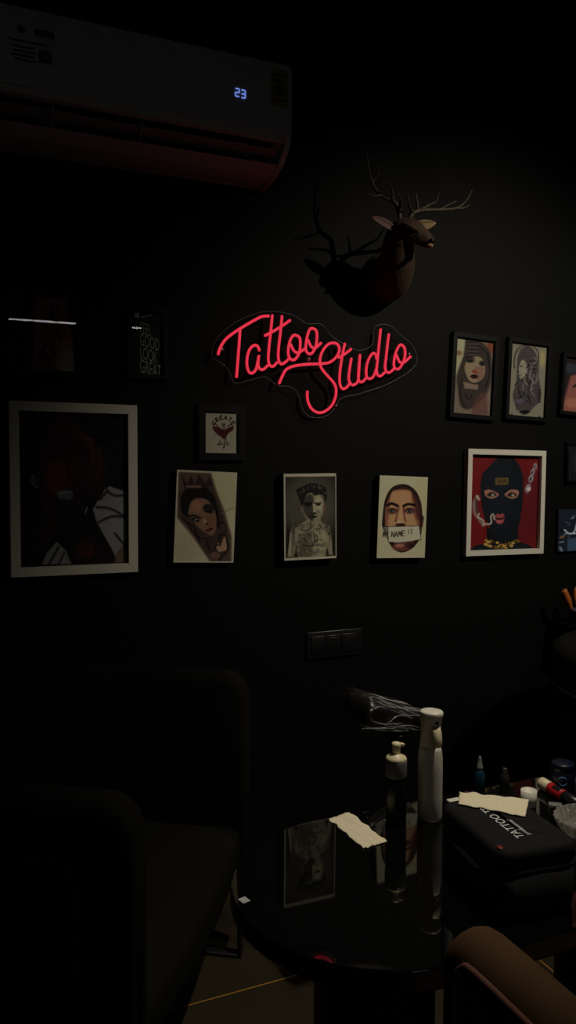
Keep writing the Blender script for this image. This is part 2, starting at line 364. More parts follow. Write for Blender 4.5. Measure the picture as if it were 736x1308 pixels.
p.ell(480, 400, 46, 90, (196, 190, 158), soft=50, a=.8)
p.poly([(240, 300), (220, 230), (290, 200), (380, 160), (480, 165), (560, 210), (580, 290), (560, 380), (535, 290), (430, 300), (400, 270), (330, 300), (290, 420), (270, 400)], (30, 28, 26), soft=16, smooth=True)
for k in range(60):
    a = random.uniform(-3.0, -.1); r0 = random.uniform(.8, 1.05); p.ell(410+158*r0*math.cos(a), 290+112*r0*math.sin(a), random.uniform(14, 26), random.uniform(8, 16), (30, 28, 26) if k % 3 else (84, 80, 70), rot=a, soft=9, a=.85)
for k in range(90):
    x, y = random.uniform(170, 620), random.uniform(640, 1020); p.ell(x, y, random.uniform(10, 40), random.uniform(8, 26), random.choice([(70, 66, 58), (44, 42, 38), (160, 156, 130), (104, 98, 82)]), rot=random.uniform(0, 3), soft=18, a=.35)
p.line([(310, 390), (400, 395)], 20, (18, 16, 15), soft=12).ell(355, 415, 40, 18, (22, 20, 18), soft=12).line([(430, 395), (510, 390)], 16, (40, 34, 30), soft=10).ell(475, 410, 28, 12, (34, 30, 28), soft=8)
p.line([(420, 400), (425, 480), (410, 510)], 16, (200, 194, 164), soft=12).ell(415, 512, 40, 14, (58, 50, 44), soft=10).ell(410, 552, 46, 16, (36, 30, 28), soft=12)
p.ell(548, 450, 16, 42, (120, 96, 74), soft=8).ell(275, 460, 12, 40, (110, 100, 84), soft=8).line([(470, 470), (490, 500), (460, 490)], 8, (110, 60, 50))
p.line([(75, 62), (690, 58)], 36, (196, 190, 172)).line([(690, 50), (688, 1030)], 16, (200, 196, 178)).line([(80, 1062), (690, 1026)], 30, (200, 196, 178)).line([(84, 50), (86, 1070)], 20, (190, 186, 168))
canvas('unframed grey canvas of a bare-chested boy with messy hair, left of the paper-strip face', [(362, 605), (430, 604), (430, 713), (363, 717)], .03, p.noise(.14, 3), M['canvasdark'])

# ---- canvas: man's face behind a paper strip
p = Pic([(105, 65), (710, 82), (672, 1108), (62, 1115)], 120, 180, (202, 198, 166))
p.ell(640, 500, 120, 500, (186, 182, 140), soft=120, a=.5)
p.poly([(135, 600), (155, 420), (200, 290), (270, 205), (380, 172), (480, 195), (570, 280), (625, 420), (640, 560), (660, 600), (640, 720), (610, 860), (540, 960), (460, 1020), (370, 1042), (290, 1010), (215, 920), (160, 780), (130, 700)], (38, 24, 22), soft=8, smooth=True)
p.poly([(165, 600), (175, 460), (225, 330), (280, 245), (380, 235), (480, 250), (540, 330), (590, 450), (605, 600), (600, 760), (540, 900), (400, 960), (260, 910), (180, 780)], (142, 88, 68), soft=10, smooth=True)
p.poly([(215, 560), (235, 330), (290, 260), (470, 262), (500, 340), (530, 560), (560, 740), (220, 740)], (196, 152, 112), soft=36, smooth=True)
p.poly([(500, 280), (570, 330), (620, 500), (605, 640), (560, 560), (540, 420)], (70, 36, 36), soft=30, smooth=True, a=.8)
p.poly([(240, 235), (380, 205), (500, 235), (530, 290), (480, 245), (380, 235), (280, 250)], (56, 34, 30), soft=12, smooth=True)
p.line([(195, 445), (250, 420), (325, 450)], 34, (24, 14, 14), soft=12).line([(400, 450), (460, 425), (540, 440)], 32, (24, 14, 14), soft=12)
p.ell(255, 515, 72, 42, (108, 70, 60), soft=16).ell(480, 510, 72, 42, (104, 68, 66), soft=16)
for cx in (250, 478): p.ell(cx, 520, 44, 17, (122, 104, 96), soft=12).ell(cx, 517, 22, 19, (26, 24, 26), soft=8).ell(cx+8, 512, 5, 5, (170, 172, 170)).line([(cx-55, 515), (cx, 488), (cx+55, 512)], 10, (20, 12, 14))
p.line([(335, 470), (320, 570), (300, 640)], 26, (110, 58, 46), soft=20, a=.8).line([(400, 470), (405, 570), (425, 640)], 22, (96, 48, 42), soft=18, a=.8)
p.ell(360, 600, 36, 90, (208, 164, 126), soft=40, a=.8).ell(362, 690, 66, 20, (56, 26, 26), soft=12).ell(345, 650, 20, 14, (226, 196, 166), soft=12)
p.line([(205, 560), (190, 640), (200, 720)], 30, (170, 100, 90), soft=26, a=.6).line([(655, 600), (640, 700), (620, 760)], 16, (120, 72, 70), soft=8)
p.ell(375, 975, 120, 50, (112, 62, 56), soft=24).ell(350, 955, 60, 22, (178, 120, 104), soft=20).ell(480, 950, 60, 40, (44, 22, 24), soft=30, a=.7)
p.poly([(150, 712), (600, 700), (628, 880), (500, 905), (330, 925), (210, 915), (180, 800)], (24, 18, 18), soft=6)
p.poly([(150, 716), (205, 716), (205, 905), (185, 850)], (122, 118, 110), soft=8).poly([(205, 718), (596, 706), (620, 872), (490, 897), (330, 916), (212, 905)], (206, 202, 180), soft=5)
def word(p, s, x, y, cw, ch, dx, wd, col, skew=0, dy=0):
    for i, k in enumerate(s):
        for st in STY.get(k, []):
            p.line([(x+i*dx+a*cw+(1-b)*skew, y+i*dy+b*ch) for a, b in st], wd, col, smooth=False)
word(p, 'MY', 140, 775, 26, 72, 36, 9, (28, 22, 22), 4)
word(p, 'NAME', 245, 780, 32, 66, 44, 10, (24, 20, 20), 6, -5)
word(p, 'IS', 450, 748, 26, 54, 36, 8, (40, 34, 34), 4)
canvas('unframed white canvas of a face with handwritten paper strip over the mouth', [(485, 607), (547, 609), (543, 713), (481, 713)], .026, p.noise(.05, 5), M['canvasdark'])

# ---- white frame: masked woman on red
p = Pic([(102, 72), (660, 76), (635, 842), (76, 858)], 150, 190, (122, 20, 28))
p.ell(560, 500, 160, 300, (92, 22, 34), soft=140, a=.6)
p.poly([(180, 330), (195, 230), (255, 170), (300, 120), (340, 85), (440, 85), (500, 160), (528, 260), (520, 460), (500, 600), (478, 700), (490, 790), (560, 810), (630, 850), (90, 860), (130, 820), (215, 800), (245, 720), (250, 650), (215, 600), (190, 500)], (15, 22, 33), soft=8)
p.ell(330, 400, 90, 260, (22, 33, 48), soft=120, a=.6).poly([(225, 660), (270, 700), (300, 800), (230, 790)], (12, 14, 20), soft=14)
p.poly([(300, 262), (408, 258), (402, 315), (298, 318)], (112, 92, 46)).poly([(316, 276), (392, 273), (388, 302), (314, 304)], (44, 38, 26))
for k in range(4): p.line([(326+k*18, 280), (322+k*18, 300)], 5, (150, 124, 62))
for s_, cx in ((1, 268), (-1, 430)):
    p.poly([(cx-58, 380-s_*14), (cx-10, 358), (cx+56, 378+s_*14), (cx+48, 414), (cx, 432), (cx-48, 410)], (178, 122, 104), soft=6, smooth=True)
    p.poly([(cx-40, 404), (cx, 376), (cx+42, 400), (cx, 420)], (40, 30, 30), soft=6, smooth=True).ell(cx+6, 403, 18, 12, (168, 166, 152), soft=8).ell(cx-6, 401, 9, 9, (50, 46, 42), soft=6)
p.poly([(285, 590), (312, 556), (335, 562), (358, 552), (374, 590), (352, 636), (312, 636)], (170, 78, 82), soft=7, smooth=True).line([(295, 592), (330, 600), (368, 590)], 14, (34, 12, 18)).ell(330, 620, 22, 8, (204, 116, 116), soft=8)
p.line([(160, 415), (130, 470), (135, 550), (170, 600), (200, 650)], 26, (150, 140, 134), soft=14, a=.85).line([(145, 430), (150, 500), (170, 560)], 12, (70, 66, 66)).line([(170, 555), (160, 585), (200, 610), (205, 650)], 10, (210, 204, 196), soft=8)
p.line([(205, 640), (262, 636), (262, 580), (280, 560), (290, 600)], 14, (188, 182, 172), soft=8).line([(150, 412), (170, 440)], 16, (196, 180, 160))
for (x, y, r_) in ((625, 160, 26), (605, 210, 30), (590, 265, 34), (565, 345, 38), (635, 180, 12)): p.ell(x, y, r_*.6, r_, (164, 158, 170), rot=.3, soft=14).ell(x-3, y+3, r_*.25, r_*.5, (74, 44, 66), rot=.4, soft=8)
p.ell(570, 350, 18, 16, (220, 216, 210), soft=10)
for k in range(40):
    t = k/39; x = 215+t*270; y = 785+34*math.sin(t*PI)+random.uniform(-22, 26); p.ell(x, y, 13, 11, random.choice([(176, 138, 56), (120, 88, 34), (206, 170, 90), (70, 50, 24)]), soft=5)
framed('framed_print', 'white framed print of a masked woman smoking on red', 'picture', [(599, 574), (699, 575), (694, 707), (595, 711)], .024, .0185, M['whiteframe'], p.noise(.05, 2))

# ---- large white frame, dark portrait with braids
p = Pic([(98, 58), (668, 76), (670, 855), (108, 875)], 170, 230, (11, 11, 14))
p.ell(300, 320, 140, 230, (46, 26, 24), soft=80).ell(290, 400, 60, 90, (92, 42, 32), soft=50).ell(310, 130, 70, 50, (56, 20, 22), soft=40).ell(122, 120, 22, 20, (100, 20, 28), soft=14)
p.poly([(570, 450), (660, 480), (660, 850), (600, 850), (590, 800), (500, 640), (480, 570), (540, 470)], (150, 150, 156), soft=8)
for q in ([(560, 480), (600, 500), (650, 498)], [(500, 560), (580, 570), (650, 610)], [(510, 640), (580, 610), (655, 614)], [(520, 520), (560, 470)], [(600, 700), (650, 760)]): p.line(q, 12, (46, 46, 50), soft=12)
p.poly([(215, 860), (240, 800), (290, 740), (350, 800), (370, 860)], (132, 132, 134), soft=8).line([(250, 860), (300, 770)], 12, (50, 50, 52), soft=8).line([(300, 860), (330, 800)], 10, (44, 44, 44), soft=6)
p.poly([(540, 850), (600, 810), (660, 740), (655, 850)], (112, 96, 74), soft=16)
p.poly([(300, 560), (430, 560), (520, 690), (600, 830), (540, 860), (380, 860), (330, 740)], (22, 15, 15), soft=20, smooth=True)
for k, q in enumerate(([(330, 110), (400, 240), (420, 420), (400, 560)], [(400, 150), (470, 260), (500, 380), (470, 480)], [(440, 190), (500, 300), (540, 400), (500, 520)], [(470, 200), (480, 300), (450, 420)], [(250, 120), (200, 300), (210, 500), (200, 760)], [(280, 560), (250, 680), (200, 780)], [(340, 200), (370, 350), (350, 480)], [(510, 240), (530, 320), (495, 420)], [(220, 480), (250, 620), (280, 700)], [(380, 120), (430, 200), (480, 210)])):
    
    for o_ in (-22, 0, 20): p.line([(a+o_+6*math.sin(i+k), b) for i, (a, b) in enumerate(q)], 11, (66, 34, 28) if (k+o_) % 2 else (44, 22, 20), soft=9, a=.7)
    for tt in range(14):
        j = tt/14*(len(q)-1); i = int(j); x = q[i][0]+(q[i+1][0]-q[i][0])*(j-i); y = q[i][1]+(q[i+1][1]-q[i][1])*(j-i); p.ell(x, y, 6, 9, (112, 70, 54), rot=.6, soft=6, a=.35)
p.ell(335, 498, 42, 30, (94, 96, 112), soft=10).line([(300, 485), (370, 480)], 8, (130, 132, 146)).line([(172, 395), (165, 430), (190, 455)], 12, (110, 112, 122)).ell(185, 425, 16, 22, (60, 62, 70), soft=8)
p.line([(300, 530), (380, 540), (440, 570)], 24, (38, 26, 24), soft=14).ell(440, 790, 60, 40, (64, 22, 26), soft=34).line([(400, 760), (440, 730), (480, 790), (460, 830)], 8, (84, 32, 34), soft=14).line([(450, 560), (440, 590)], 6, (150, 150, 150)).line([(110, 690), (200, 670)], 5, (70, 66, 66))
framed('framed_print', 'large white framed dark portrait with long braids and white shirt', 'picture', [(11, 512), (176, 517), (176, 731), (14, 738)], .022, .026, M['whiteframe'], p.noise(.15, 4), pm=M['pic'])

# ---- small black frames
p = Pic([(135, 70), (640, 130), (590, 1240), (65, 1210)], 90, 150, (128, 114, 104))
p.poly([(135, 70), (260, 80), (230, 360), (110, 700), (100, 500)], (178, 176, 146), soft=30).ell(170, 310, 40, 40, (140, 112, 84), soft=30).ell(600, 210, 60, 90, (130, 74, 54), soft=50)
p.poly([(260, 110), (400, 80), (520, 180), (600, 320), (610, 600), (570, 830), (480, 1000), (300, 1150), (180, 1100), (150, 900), (140, 640), (230, 350)], (62, 54, 52), soft=40, smooth=True)
p.poly([(240, 560), (260, 440), (350, 370), (450, 360), (510, 450), (515, 600), (470, 700), (380, 750), (300, 720)], (152, 136, 110), soft=22, smooth=True)
p.poly([(380, 500), (500, 520), (500, 640), (420, 730), (390, 640)], (136, 98, 90), soft=30, a=.8).ell(380, 580, 42, 30, (140, 70, 64), soft=20).ell(422, 566, 10, 8, (210, 170, 160))
p.ell(310, 415, 62, 36, (50, 50, 50), soft=34).ell(320, 425, 34, 14, (20, 20, 22), rot=.2, soft=12).ell(480, 455, 42, 40, (44, 40, 40), soft=34).ell(475, 458, 26, 13, (16, 16, 18), rot=.2, soft=12).line([(250, 380), (310, 362), (370, 390)], 16, (30, 28, 28), soft=12).ell(370, 655, 52, 32, (44, 16, 22), soft=12).poly([(220, 740), (420, 770), (420, 850), (240, 840)], (138, 116, 104), soft=20)
for k in range(9): p.line([(290, 120+k*26), (430, 110+k*28)], 9, (26, 24, 24) if k % 2 else (96, 88, 86), soft=7)
for q in ([(300, 740), (390, 765), (470, 720)], [(240, 930), (300, 1000), (340, 930)], [(200, 700), (180, 950), (240, 1120)], [(560, 300), (580, 600), (520, 820)], [(440, 200), (540, 300), (570, 480)]): p.line(q, 16, (28, 24, 26), soft=12)
p.poly([(350, 1060), (450, 900), (540, 880), (560, 1235), (330, 1220)], (104, 66, 62), soft=40, a=.7)
framed('framed_print', 'narrow black framed drawing of a veiled woman, left of the statue drawing', 'picture', [(580, 424), (640, 430), (632, 538), (575, 532)], .018, .016, M['blackframe'], p.noise(.08, 6), 'narrow black frames at upper right', pm=M['picmatte'])
p = Pic([(110, 80), (632, 140), (568, 1270), (50, 1190)], 90, 150, (136, 132, 118))
p.ell(560, 330, 40, 120, (170, 158, 112), soft=50)
p.poly([(200, 330), (250, 200), (350, 130), (450, 220), (500, 400), (510, 650), (540, 850), (520, 1010), (440, 1080), (330, 1200), (240, 1180), (170, 1060), (130, 900), (170, 740), (190, 560)], (74, 70, 70), soft=22, smooth=True)
p.line([(160, 480), (155, 350), (200, 200), (300, 130), (420, 130), (500, 240), (505, 400)], 14, (30, 28, 30)).line([(175, 260), (260, 180)], 6, (60, 58, 56))
p.poly([(215, 500), (240, 400), (280, 350), (330, 420), (340, 540), (300, 610), (230, 640)], (156, 150, 136), soft=16, smooth=True)
p.ell(250, 455, 18, 10, (24, 22, 24), soft=6).line([(215, 500), (205, 530), (235, 545)], 10, (30, 28, 28)).line([(225, 590), (260, 600)], 10, (36, 26, 28))
for k in range(30):
    x = random.uniform(190, 490); y = random.uniform(280, 1050); p.line([(x, y), (x+random.uniform(-30, 40), y+50), (x+random.uniform(-60, 60), y+120)], 14, random.choice([(20, 18, 24), (34, 32, 36), (120, 118, 112), (138, 134, 124)]), soft=12)
for k in range(6): p.line([(380, 340+k*32), (480, 330+k*34)], 9, (24, 24, 26) if k % 2 else (104, 102, 98))
for k in range(5): p.ell(510, 830+k*44, 22, 20, (40, 36, 34), soft=8)
p.ell(230, 990, 60, 40, (96, 86, 108), soft=30).ell(300, 1160, 70, 28, (12, 12, 12), soft=14).ell(110, 1190, 26, 18, (90, 90, 84), soft=10).ell(510, 1245, 26, 16, (70, 84, 84), soft=10)
framed('framed_print', 'narrow black framed drawing of a classical statue in profile, right of the veiled woman', 'picture', [(651, 430), (706, 437), (701, 540), (646, 534)], .018, .015, M['blackframe'], p.noise(.08, 7), 'narrow black frames at upper right', pm=M['picmatte'])
p = Pic([(0, 0), (100, 0), (100, 150), (0, 150)], 60, 90, (40, 26, 30))
p.poly([(20, 50), (50, 40), (100, 30), (100, 150), (0, 150)], (150, 92, 84), soft=10).ell(20, 30, 24, 14, (50, 56, 70), soft=8).ell(70, 90, 24, 34, (112, 60, 56), soft=16).line([(30, 80), (60, 60), (90, 100)], 5, (30, 18, 20)).ell(30, 125, 20, 14, (176, 118, 96), soft=12)
framed('framed_print', 'black framed pinkish skin print cut by the right image edge, upper right', 'picture', [(720, 450), (772, 457), (768, 536), (717, 527)], .018, .013, M['blackframe'], p, 'narrow black frames at upper right', pm=M['picmatte'])
p = Pic([(0, 0), (100, 0), (100, 100), (0, 100)], 30, 30, (24, 26, 32)).ell(50, 50, 30, 36, (36, 40, 48), soft=16)
p.line([(30, 70), (50, 30), (70, 70)], 5, (60, 64, 72))
framed('framed_print', 'small black framed dark print above the blue chrome print', 'picture', [(725, 565), (766, 565), (766, 616), (725, 615)], .016, .008, M['blackframe'], p)
p = Pic([(62, 980), (240, 985), (240, 1235), (62, 1225)], 90, 110, (28, 38, 54))
r_ = random.Random(3)
for k in range(40):
    x, y = r_.uniform(65, 230), r_.uniform(985, 1225); p.line([(x, y), (x+r_.uniform(-24, 24), y+r_.uniform(-12, 22))], r_.uniform(4, 12), r_.choice([(90, 118, 140), (16, 22, 34), (54, 76, 96), (120, 146, 166), (12, 14, 20)]), soft=6)
p.poly([(105, 1155), (150, 1150), (150, 1225), (108, 1228)], (66, 92, 120), soft=8).line([(92, 1100), (110, 1122), (135, 1118), (148, 1062)], 7, (214, 226, 232), soft=5).line([(110, 1122), (150, 1124), (200, 1100)], 7, (214, 226, 232), soft=5).ell(82, 1140, 14, 8, (140, 96, 70), rot=-.6, soft=6)
t, w_, h_ = hang('canvas_picture', 'small unframed print of blue chrome shapes at the right image edge', 'canvas', [(713, 650), (762, 651), (762, 705), (713, 703)], .012)
MB().box((0, -.006, 0), (w_, .010, h_), 0, .001, 2).build('canvas', M['blackframe'], t); p.mesh('print', w_-.002, h_-.002, M['pic'], t, -.0122)

# CREATE Life
p = Pic([(80, 100), (640, 110), (638, 785), (82, 780)], 84, 100, (168, 164, 148))
for i, k in enumerate('CREATE'):
    a = math.radians(-58+i*23.2); cx, cy = 392+190*math.sin(a), 400-205*math.cos(a)
    for st in STY[k]:
        pts = [((u-.5)*46, (v-.5)*62) for u, v in st]
        p.line([(cx+x*math.cos(a)-y*math.sin(a), cy+x*math.sin(a)+y*math.cos(a)) for x, y in pts], 17, (24, 22, 26), smooth=False)
p.poly([(215, 350), (300, 350), (400, 400), (470, 360), (560, 350), (545, 410), (470, 460), (430, 540), (390, 552), (330, 500), (240, 420)], (86, 34, 32), soft=10, smooth=True)
for q in ([(215, 300), (230, 400), (320, 490)], [(330, 450), (380, 480), (410, 530)], [(560, 340), (500, 390), (420, 470)], [(300, 370), (350, 420), (400, 440)], [(390, 330), (400, 400), (380, 450)], [(460, 340), (520, 310)], [(240, 290), (290, 340)]): p.line(q, 16, (34, 20, 22), soft=10)
p.ell(390, 315, 34, 26, (120, 96, 60), soft=12).line([(365, 280), (375, 340)], 10, (40, 34, 30)).line([(405, 280), (410, 345)], 10, (40, 34, 30))
for x in (235, 525): p.line([(x, 470), (x, 540)], 7, (110, 120, 112), soft=6)
p.line([(330, 560), (325, 620), (290, 640), (320, 645), (350, 630)], 14, (26, 22, 24)).line([(372, 610), (362, 640), (385, 635)], 12, (26, 22, 24)).line([(440, 570), (425, 560), (405, 640), (400, 700), (385, 690), (420, 640)], 12, (26, 22, 24)).line([(395, 605), (435, 600)], 9, (26, 22, 24)).line([(440, 635), (468, 615), (455, 600), (440, 630), (470, 655), (498, 635)], 11, (26, 22, 24))
p.ell(376, 588, 6, 6, (26, 22, 24))
framed('framed_print', 'small black framed white print reading CREATE Life with a red handshake', 'picture', [(253, 515), (315, 518), (313, 588), (255, 588)], .016, .0215, M['blackframe'], p, pm=M['picmatte'])
# forearm tattoo photo
p = Pic([(0, 0), (330, 0), (330, 340), (0, 340)], 100, 110, (12, 12, 13))
p.poly([(130, 0), (285, 0), (290, 80), (310, 180), (325, 340), (105, 340), (125, 180)], (150, 104, 78), soft=16).ell(280, 280, 50, 70, (150, 150, 144), soft=40, a=.8).ell(170, 300, 50, 50, (92, 38, 32), soft=40, a=.6)
for q in ([(185, 60), (230, 50), (250, 80), (190, 85)], [(210, 30), (215, 100)], [(180, 100), (240, 110)], [(150, 190), (180, 220), (160, 250), (190, 280)], [(200, 200), (220, 260)], [(140, 280), (150, 320)], [(230, 150), (250, 190)]): p.line(q, 9, (18, 14, 14), soft=5)
framed('framed_print', 'wide black framed photo of a tattooed forearm above the large white frame', 'picture', [(5, 370), (105, 374), (103, 480), (5, 477)], .018, .012, M['blackframe'], p.noise(.1, 9))
# FEEL GOOD LOOK GREAT
p = Pic([(0, 0), (100, 0), (100, 160), (0, 160)], 40, 60, (13, 13, 14))
t, iw, ih = framed('framed_print', 'small black framed poster with white words FEEL GOOD LOOK GREAT', 'picture', [(162, 390), (215, 395), (215, 485), (165, 482)], .018, .012, M['blackframe'], p)
m = MB(); sl = -.10
def put(s_, sz, x0, z0, xs=.62):
    textmb(s_, sz, m, lambda a, b: (x0+a*xs, -.0079, z0+b+a*sl), 0, 'LEFT')
put('FEEL', .046, -.022, .030, .36); put('GOOD', .050, -.022, -.005, .36); put('LOOK', .050, -.022, -.042, .36); put('GREAT', .056, -.023, -.082, .36)
m.add([(-.036, -.0079, .086), (-.024, -.0079, .084), (-.024, -.0079, .070), (-.036, -.0079, .072)], [(0, 1, 2, 3)], 0, False)
m.add([(-.016, -.0079, .074), (.012, -.0079, .084), (.012, -.0079, .081), (-.016, -.0079, .071)], [(0, 1, 2, 3)], 0, False)
m.build('lettering', M['letter'], t)

# ------------------------------------------------------------------ neon sign
Z2 = lambda x, y: onw(270+x/5.257, 390+y/5.257, -.032)
Z3 = lambda x, y: onw(380+x/4.907, 410+y/4.907, -.032)
ZB = lambda x, y: onw(260+x/2.629, 380+y/2.629, -.024)
nc = onw(400, 466, 0); base = Vector((nc.x, 0, nc.z))
ns = thing('neon_sign', 'glowing red script neon sign reading Tattoo Studio on clear acrylic backing', 'neon sign', base)
def letter(strokes):
    m = MB()
    for pts in strokes:
        P_ = smoothpts([q-base for q in pts], 5); m.tube(P_, .0042, 8)
        for e in (P_[0], P_[-1]): m.lathe([(.0004, -.0046), (.0034, -.0032), (.0046, 0), (.0034, .0032), (.0004, .0046)], e, 8)
    return m.build('neon_letter', M['neon'], ns)
z2 = lambda L: [Z2(*q) for q in L]; z3 = lambda L: [Z3(*q) for q in L]
letter([z2([(47, 325), (60, 285), (95, 230), (150, 185), (220, 140), (290, 100), (340, 75), (383, 72)]), z2([(193, 165), (188, 250), (180, 350), (170, 478)])])
letter([z2([(322, 300), (312, 275), (290, 268), (262, 290), (243, 340), (240, 400), (252, 445), (275, 455), (300, 430), (312, 380), (320, 335), (314, 390), (325, 425), (350, 430), (378, 405)])])
letter([z2([(410, 70), (400, 170), (388, 280), (383, 360), (392, 400), (415, 410), (440, 385)]), z2([(363, 202), (420, 172), (480, 135), (527, 102)])])
letter([z2([(475, 75), (465, 180), (453, 280), (450, 350), (462, 388), (480, 393), (510, 370), (525, 350)])])
letter([z2([(535, 265), (555, 305), (585, 318), (630, 290)]), z2([(565, 200), (592, 215), (598, 260), (590, 320), (565, 360), (540, 365), (520, 340), (518, 290), (530, 235), (550, 203), (565, 200)])])
letter([z2([(680, 155), (705, 170), (710, 220), (700, 280), (675, 322), (650, 322), (635, 295), (640, 230), (655, 175), (668, 156), (680, 155)]), z2([(650, 235), (670, 275), (695, 288), (735, 255)])])
letter([z2([(458, 520), (475, 480), (500, 435), (540, 412), (600, 400), (670, 393)])+z3([(40, 274), (90, 270), (145, 268), (200, 260), (240, 230), (262, 190), (258, 155), (235, 138), (195, 145), (160, 185), (143, 235), (145, 280), (165, 315), (200, 355), (230, 390), (243, 430), (238, 480), (215, 530), (175, 565), (135, 575), (95, 555), (70, 515), (62, 470), (63, 445)])])
letter([z3([(297, 145), (285, 200), (272, 280), (265, 350), (268, 400), (285, 425), (310, 415), (328, 390)]), z3([(260, 228), (300, 205), (335, 178)])])
letter([z3([(338, 238), (328, 300), (322, 360), (335, 395), (355, 400), (378, 380), (385, 330), (392, 215)]), z3([(388, 260), (382, 350), (390, 378), (410, 380), (432, 355)])])
letter([z3([(497, 235), (490, 208), (470, 205), (445, 245), (432, 300), (435, 350), (455, 362), (478, 345), (495, 300)]), z3([(522, 55), (512, 150), (502, 250), (497, 310), (505, 340), (522, 345), (545, 325)])])
letter([z3([(573, 85), (565, 150), (555, 240), (550, 290), (560, 320), (580, 322), (605, 300)])])
letter([z3([(655, 150), (672, 170), (675, 215), (660, 265), (635, 300), (612, 295), (605, 265), (615, 205), (635, 160), (645, 150), (655, 150)]), z3([(622, 215), (640, 255), (665, 262), (708, 225)])])
ol = [ZB(*q)-base for q in [(30, 205), (70, 228), (92, 262), (100, 284), (125, 286), (200, 266), (225, 280), (250, 296), (290, 300), (318, 325), (330, 370), (350, 396), (380, 404), (415, 396), (440, 370), (462, 338), (520, 324), (620, 290), (700, 240), (716, 205), (700, 160), (660, 125), (625, 95), (590, 92), (572, 110), (566, 158), (520, 178), (460, 150), (425, 125), (395, 90), (345, 88), (300, 60), (215, 46), (130, 72), (60, 120), (30, 170), (30, 205)]]
ol = smoothpts(ol, 4)[:-1]
m = MB(); m.prism([(q.x, q.z) for q in ol], -.026, -.020, 0, lambda a, b, c: (a, c, b))
m.m = [0, 0]+[1]*(len(m.f)-2)
acr = m.build('acrylic_backing', [M['acrylic'], M['acrylic']], ns)
m = MB(); m.tube([(q.x, -.0262, q.z) for q in ol]+[(ol[0].x, -.0262, ol[0].z)], .0006, 5)
m.build('polished_rim', M['acedge'], acr)
for q in ((60, 175), (445, 365), (352, 208), (690, 190)):
    c_ = ZB(*q)-base; MB().tube([(c_.x, -.001, c_.z), (c_.x, -.020, c_.z)], .004, 12).tube([(c_.x, -.026, c_.z), (c_.x, -.029, c_.z)], .006, 12).build('standoff', M['steel'], ns)

# ------------------------------------------------------------------ wall socket
a, b_ = onw(392, 806, -.01), onw(463, 838, -.01); cx, cz = (a.x+b_.x)/2, (a.z+b_.z)/2; sw, sh = .198, .088
so = thing('wall_socket', 'black double wall socket and switch plate under the boy canvas', 'socket', (cx, 0, cz))
MB().box((0, -.0055, 0), (sw, .009, sh), 0, .003, 3).build('plate', M['blackplastic'], so)
for k, (x, ww) in enumerate(((-.062, .05), (-.008, .05), (.05, .052))):
    m = MB().box((x, -.0112, 0), (ww, .004, .06), 0, .0015, 2)
    if k == 1: m.box((x, -.0142, .018), (.022, .003, .006), 0, .001, 2)
    m.build('switch_rocker' if k != 0 else 'socket_insert', M['blackplastic'], so)

# ------------------------------------------------------------------ air conditioner
ax0, ax1 = .02, .884; zt = 2.41; AZ = 2.075
A = thing('air_conditioner', 'white split air conditioner with open louvre high on the black wall', 'air conditioner', ((ax0+ax1)/2, 0, AZ)); hl = (ax1-ax0)/2
def prof_mesh(prof, x0, x1, mi=0): return lambda m: m
pr_ = [(-.001, .35), (-.15, .352), (-.185, .347), (-.203, .335), (-.21, .315), (-.212, .20), (-.210, .15), (-.204, .135)]
m = MB(); back = [(-.001, .02)]
sq = lambda L_: [(y, z if z > .135 else .135-(.135-z)*.56) for y, z in L_]
shell = pr_+[(-.190, .130), (-.130, .120), (-.06, .075), (-.05, .05), (-.05, .03), (-.03, .02), (-.001, .015)]
m.prism(sq(shell), -hl+.014, hl-.014, 0, lambda a, b, c: (c, a, b)); m.build('body', M['ac'], A)
# end cheeks close the outlet at both ends
for s_ in (-1, 1):
    ck = [(-.001, .352), (-.15, .354), (-.187, .349), (-.206, .336), (-.213, .315), (-.2145, .20), (-.212, .15), (-.196, .10), (-.155, .05), (-.095, .018), (-.05, .008), (-.001, .008)]
    MB().prism(sq(ck), s_*(hl-.016), s_*hl, 0, lambda a, b, c: (c, a, b)).build('end_cheek', M['ac'], A)
m = MB().prism([(-.214, .333), (-.2155, .20), (-.214, .150), (-.2105, .150), (-.2105, .333)], -hl+.016, hl-.016, 0, lambda a, b, c: (c, a, b)); m.build('front_panel', M['ac'], A)
MB().prism(sq([(-.188, .1285), (-.132, .118), (-.070, .080), (-.072, .077), (-.133, .113), (-.188, .1255)]), -hl+.017, hl-.10, 0, lambda a, b, c: (c, a, b)).build('outlet_lining', M['acin'], A)
m = MB().prism(sq([(-.150, .052), (-.142, .045), (-.100, .020), (-.06, .012), (-.058, .018), (-.098, .028), (-.138, .054)]), -hl+.018, hl-.018, 0, lambda a, b, c: (c, a, b)); m.build('lower_lip', M['ac'], A)
m = MB().prism(sq([(-.186, .098), (-.168, .092), (-.130, .082), (-.130, .085), (-.168, .096), (-.186, .101)]), -hl+.02, hl-.03, 0, lambda a, b, c: (c, a, b)); m.build('louvre', M['aclouver'], A)
for px_ in (67, 180, -60):
    x = onw(px_, 165, -.17).x-(ax0+ax1)/2
    if abs(x) < hl: MB().prism(sq([(-.186, .13), (-.186, .095), (-.15, .055), (-.14, .055), (-.13, .116)]), x-.002, x+.002, 0, lambda a, b, c: (c, a, b)).build('vane', M['aclouver'], A)
for k in range(18):
    x = -hl+.05+k*.045; MB().prism(sq([(-.125, .11), (-.105, .10), (-.10, .07), (-.12, .08)]), x-.001, x+.001, 0, lambda a, b, c: (c, a, b)).build('fin', M['acin'], A)
def onac(x, y): q = onw(x, y, -.2152); return (q.x-(ax0+ax1)/2, q.z-AZ)
